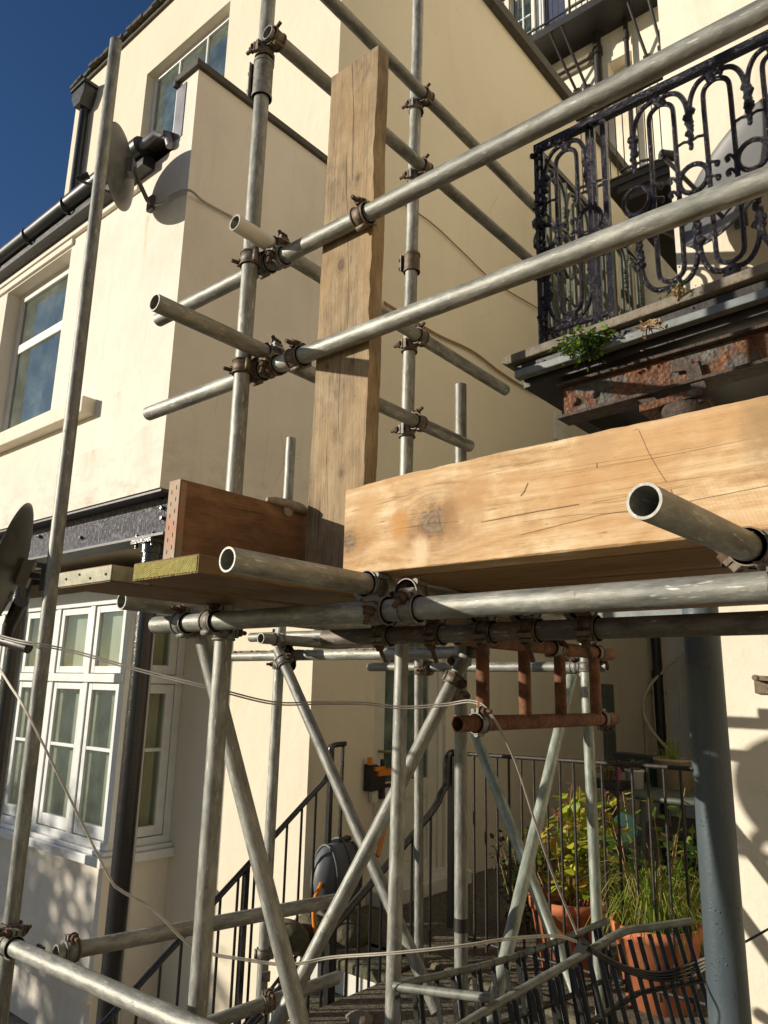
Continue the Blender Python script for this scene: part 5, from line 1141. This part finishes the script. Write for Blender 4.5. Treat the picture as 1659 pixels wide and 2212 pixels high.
grassy('grass_clump', p2+V((0, 0, .28)), 300, .30, .30, 'grass', 'green and straw coloured grass spilling from the right terracotta pot', .9)
shrub('leafy_stems', p2+V((-.03, .02, .27)), .72, .20, 7, 9, .06, 'leafgreen', 'few tall stems with green and yellow leaves rising behind the grass', zlo=.5)
shrub('low_shrub', V((p1.x-.45, p1.y+.35, PZ)), .55, .20, 26, 26, .035, 'leafdark', 'dark feathery shrub left of the yellow leaved plant')
shrub('low_shrub', V((p1.x+.35, p1.y+.55, PZ)), .65, .30, 26, 24, .05, 'leafgreen', 'green bush filling the shade between the two terracotta pots')
shrub('ledge_fern', at(1272, 752, Y=2.40)+V((0, -.01, -.03)), .035, .11, 60, 12, .019, 'fern', 'bright green fern tuft growing from the balcony slab edge', zlo=.1, stem='green_plastic')
shrub('ledge_weed', at(1470, 640, Y=2.42)+V((0, -.01, -.02)), .015, .05, 16, 6, .010, 'fern', 'small yellow moss weed further right on the balcony slab edge', zlo=.1)
m = MB(); q = at(1405, 690, Y=2.41)
for k in range(9): m.sweep(catmull([q, q+V((random.uniform(-.03, .03), -.01, -.02)), q+V((random.uniform(-.07, .05), -.015, random.uniform(-.06, -.03)))], 4), .0018, 5)
for k in range(16): leaf(m, q+V((random.uniform(-.06, .05), -.015, random.uniform(-.06, -.01))), rnd(), YV, .018, .006)
tag(m.build('dead_weed', M['stem']), 'withered brown weed hanging in the middle of the balcony edge', 'plant')
# garden table
tz = PZ+.72; tc = at(1385, 1711, Z=tz)+V((.25, .38, 0)); tc.z = 0
tbl = thing('garden_table', V((tc.x, tc.y, PZ)), 'round grey green garden table behind the railing, crowded with pots', 'table')
m = MB(); m.lathe((tc.x, tc.y, tz-.035), [(0, 0), (.54, 0), (.555, .012), (.555, .03), (.54, .035), (0, .035)], 40); m.build('table_top', M['tablegrey'], tbl)
for a in (.6, 2.2, 3.8, 5.3): m = MB(); m.cyl((tc.x+.42*math.cos(a), tc.y+.42*math.sin(a), PZ), (tc.x+.38*math.cos(a), tc.y+.38*math.sin(a), tz-.036), .022, 8); m.build('leg', M['tablegrey'], tbl)
def onT(px, back=0.0):
    q = at(px, 1704, Z=tz+.001); return V((q.x, q.y+back, tz+.001))
q = onT(1366, .05); pot(q, .068, .125, 'white ceramic pot on the garden table', 'whitepot', .012, .85)
shrub('small_plant', q+V((0, 0, .09)), .10, .07, 12, 6, .025, 'leafgreen', 'small green plant in the white ceramic pot')
q = onT(1448, .10); pot(q, .14, .20, 'square-shouldered beige planter on the table beside the grey column', 'beigepot', .02, .9)
grassy('dry_plant', q+V((0, 0, .15)), 60, .18, .10, 'grass', 'dry straw stalks in the beige planter', .3)
q = onT(1405, .22); pot(q, .10, .15, 'dark green plastic pot between the white pot and the beige planter', 'green_plastic', .02, .8)
q = onT(1493, .02); pot(q, .06, .16, 'small orange pot on the table beside the grey column', 'terracotta', .02, .85)
q = onT(1310, .06)
m = MB(); m.box((q.x-.13, q.y-.06, tz+.001), (q.x+.12, q.y+.08, tz+.055)); tag(m.build('seed_tray', M['blackplastic'], bevel=.006), 'black seed tray at the left end of the garden table', 'seed tray')
shrub('bedding_plants', q+V((0, 0, .05)), .10, .11, 24, 8, .022, 'leafgreen', 'low green seedlings in the black tray')
m = MB(); q2 = at(1336, 1668, Z=tz+.12)
for k in range(16): leaf(m, q2+rnd()*.018, rnd(), ZV, .02, .011)
for k in range(9): leaf(m, q2+V((-.03, 0, .05))+rnd()*.012, rnd(), ZV, .018, .010)
m.cyl(q2-V((0, 0, .07)), q2, .002, 5); tag(m.build('pink_flower', M['flower']), 'magenta pink flowers above the seed tray', 'flower')
q = onT(1390, .40)
m = MB(); m.prism([(q.x-.36, q.y, tz+.06), (q.x+.30, q.y, tz+.06), (q.x+.38, q.y, tz+.17), (q.x-.40, q.y, tz+.20)], (0, .16, 0)); m.box((q.x-.3, q.y+.02, tz+.001), (q.x+.28, q.y+.14, tz+.06)); tag(m.build('planter_trough', M['blackplastic'], bevel=.006), 'long dark planter trough at the back of the garden table', 'planter')
# clutter under the table
q = V((tc.x-.15, tc.y+.1, PZ)); pot(q, .17, .36, 'dark pot under the garden table', 'green_plastic', .03, .8)
m = MB(); q = at(1352, 1790, D=4.6); m.ball(q, .085, 1, .2, 1.1, 16, 10); tag(m.build('teal_tub_lid', M['teal']), 'teal green plastic lid leaning under the garden table', 'lid')
m = MB(); q = V((tc.x+.42, tc.y-.2, PZ)); m.box((q.x-.17, q.y-.17, PZ), (q.x+.17, q.y+.17, PZ+.05)); m.lathe(q, [(.15, .05), (.12, .09), (.10, .14), (.13, .22), (.15, .28), (.15, .33), (0, .33)], 24); tag(m.build('stone_urn', M['stone']), 'grey brown stone urn half hidden beside the grey column', 'urn')
m = MB()
for k in range(12): m.ball((tc.x-.55+random.uniform(-.12, .12), tc.y+random.uniform(-.1, .2), PZ+.3+random.uniform(-.16, .1)), .05+random.random()*.04, 1.2, 1, .7, 8, 6)
tag(m.build('plastic_bags', M['lead']), 'crumpled grey plastic bags under the left of the garden table', 'bags')

# a tree outside the frame to the left whose shadow dapples the wall below the bay
random.seed(31)
base = V((-11.6, -3.5, -2.6)); tr = thing('garden_tree', base, 'leafy garden tree outside the left edge of the photo', 'tree')
m = MB(); m.sweep(catmull([base, base+V((.1, .1, 1.2)), base+V((.2, .2, 2.6))], 5), [.13, .12, .11, .10, .10, .09, .08, .07, .06, .06, .05], 8)
f = MB()
for i in range(46):
    e = base+V((random.uniform(-1.4, .95), random.uniform(-.8, .9), random.uniform(1.7, 4.3)))
    if e.z-base.z > 3.3 and e.x-base.x > .1: continue
    c = catmull([base+V((.1, .1, 1.2)), lerp(base+V((.1, .1, 1.2)), e, .5)+rnd()*.15, e], 5); m.sweep(c, [.03-.025*k/(len(c)-1) for k in range(len(c))], 6)
    for k in range(150): leaf(f, e+rnd()*random.random()*.5, rnd(), ZV, .12, .05)
m.build('trunk', M['stem'], tr); f.build('crown', M['leafgreen'], tr)
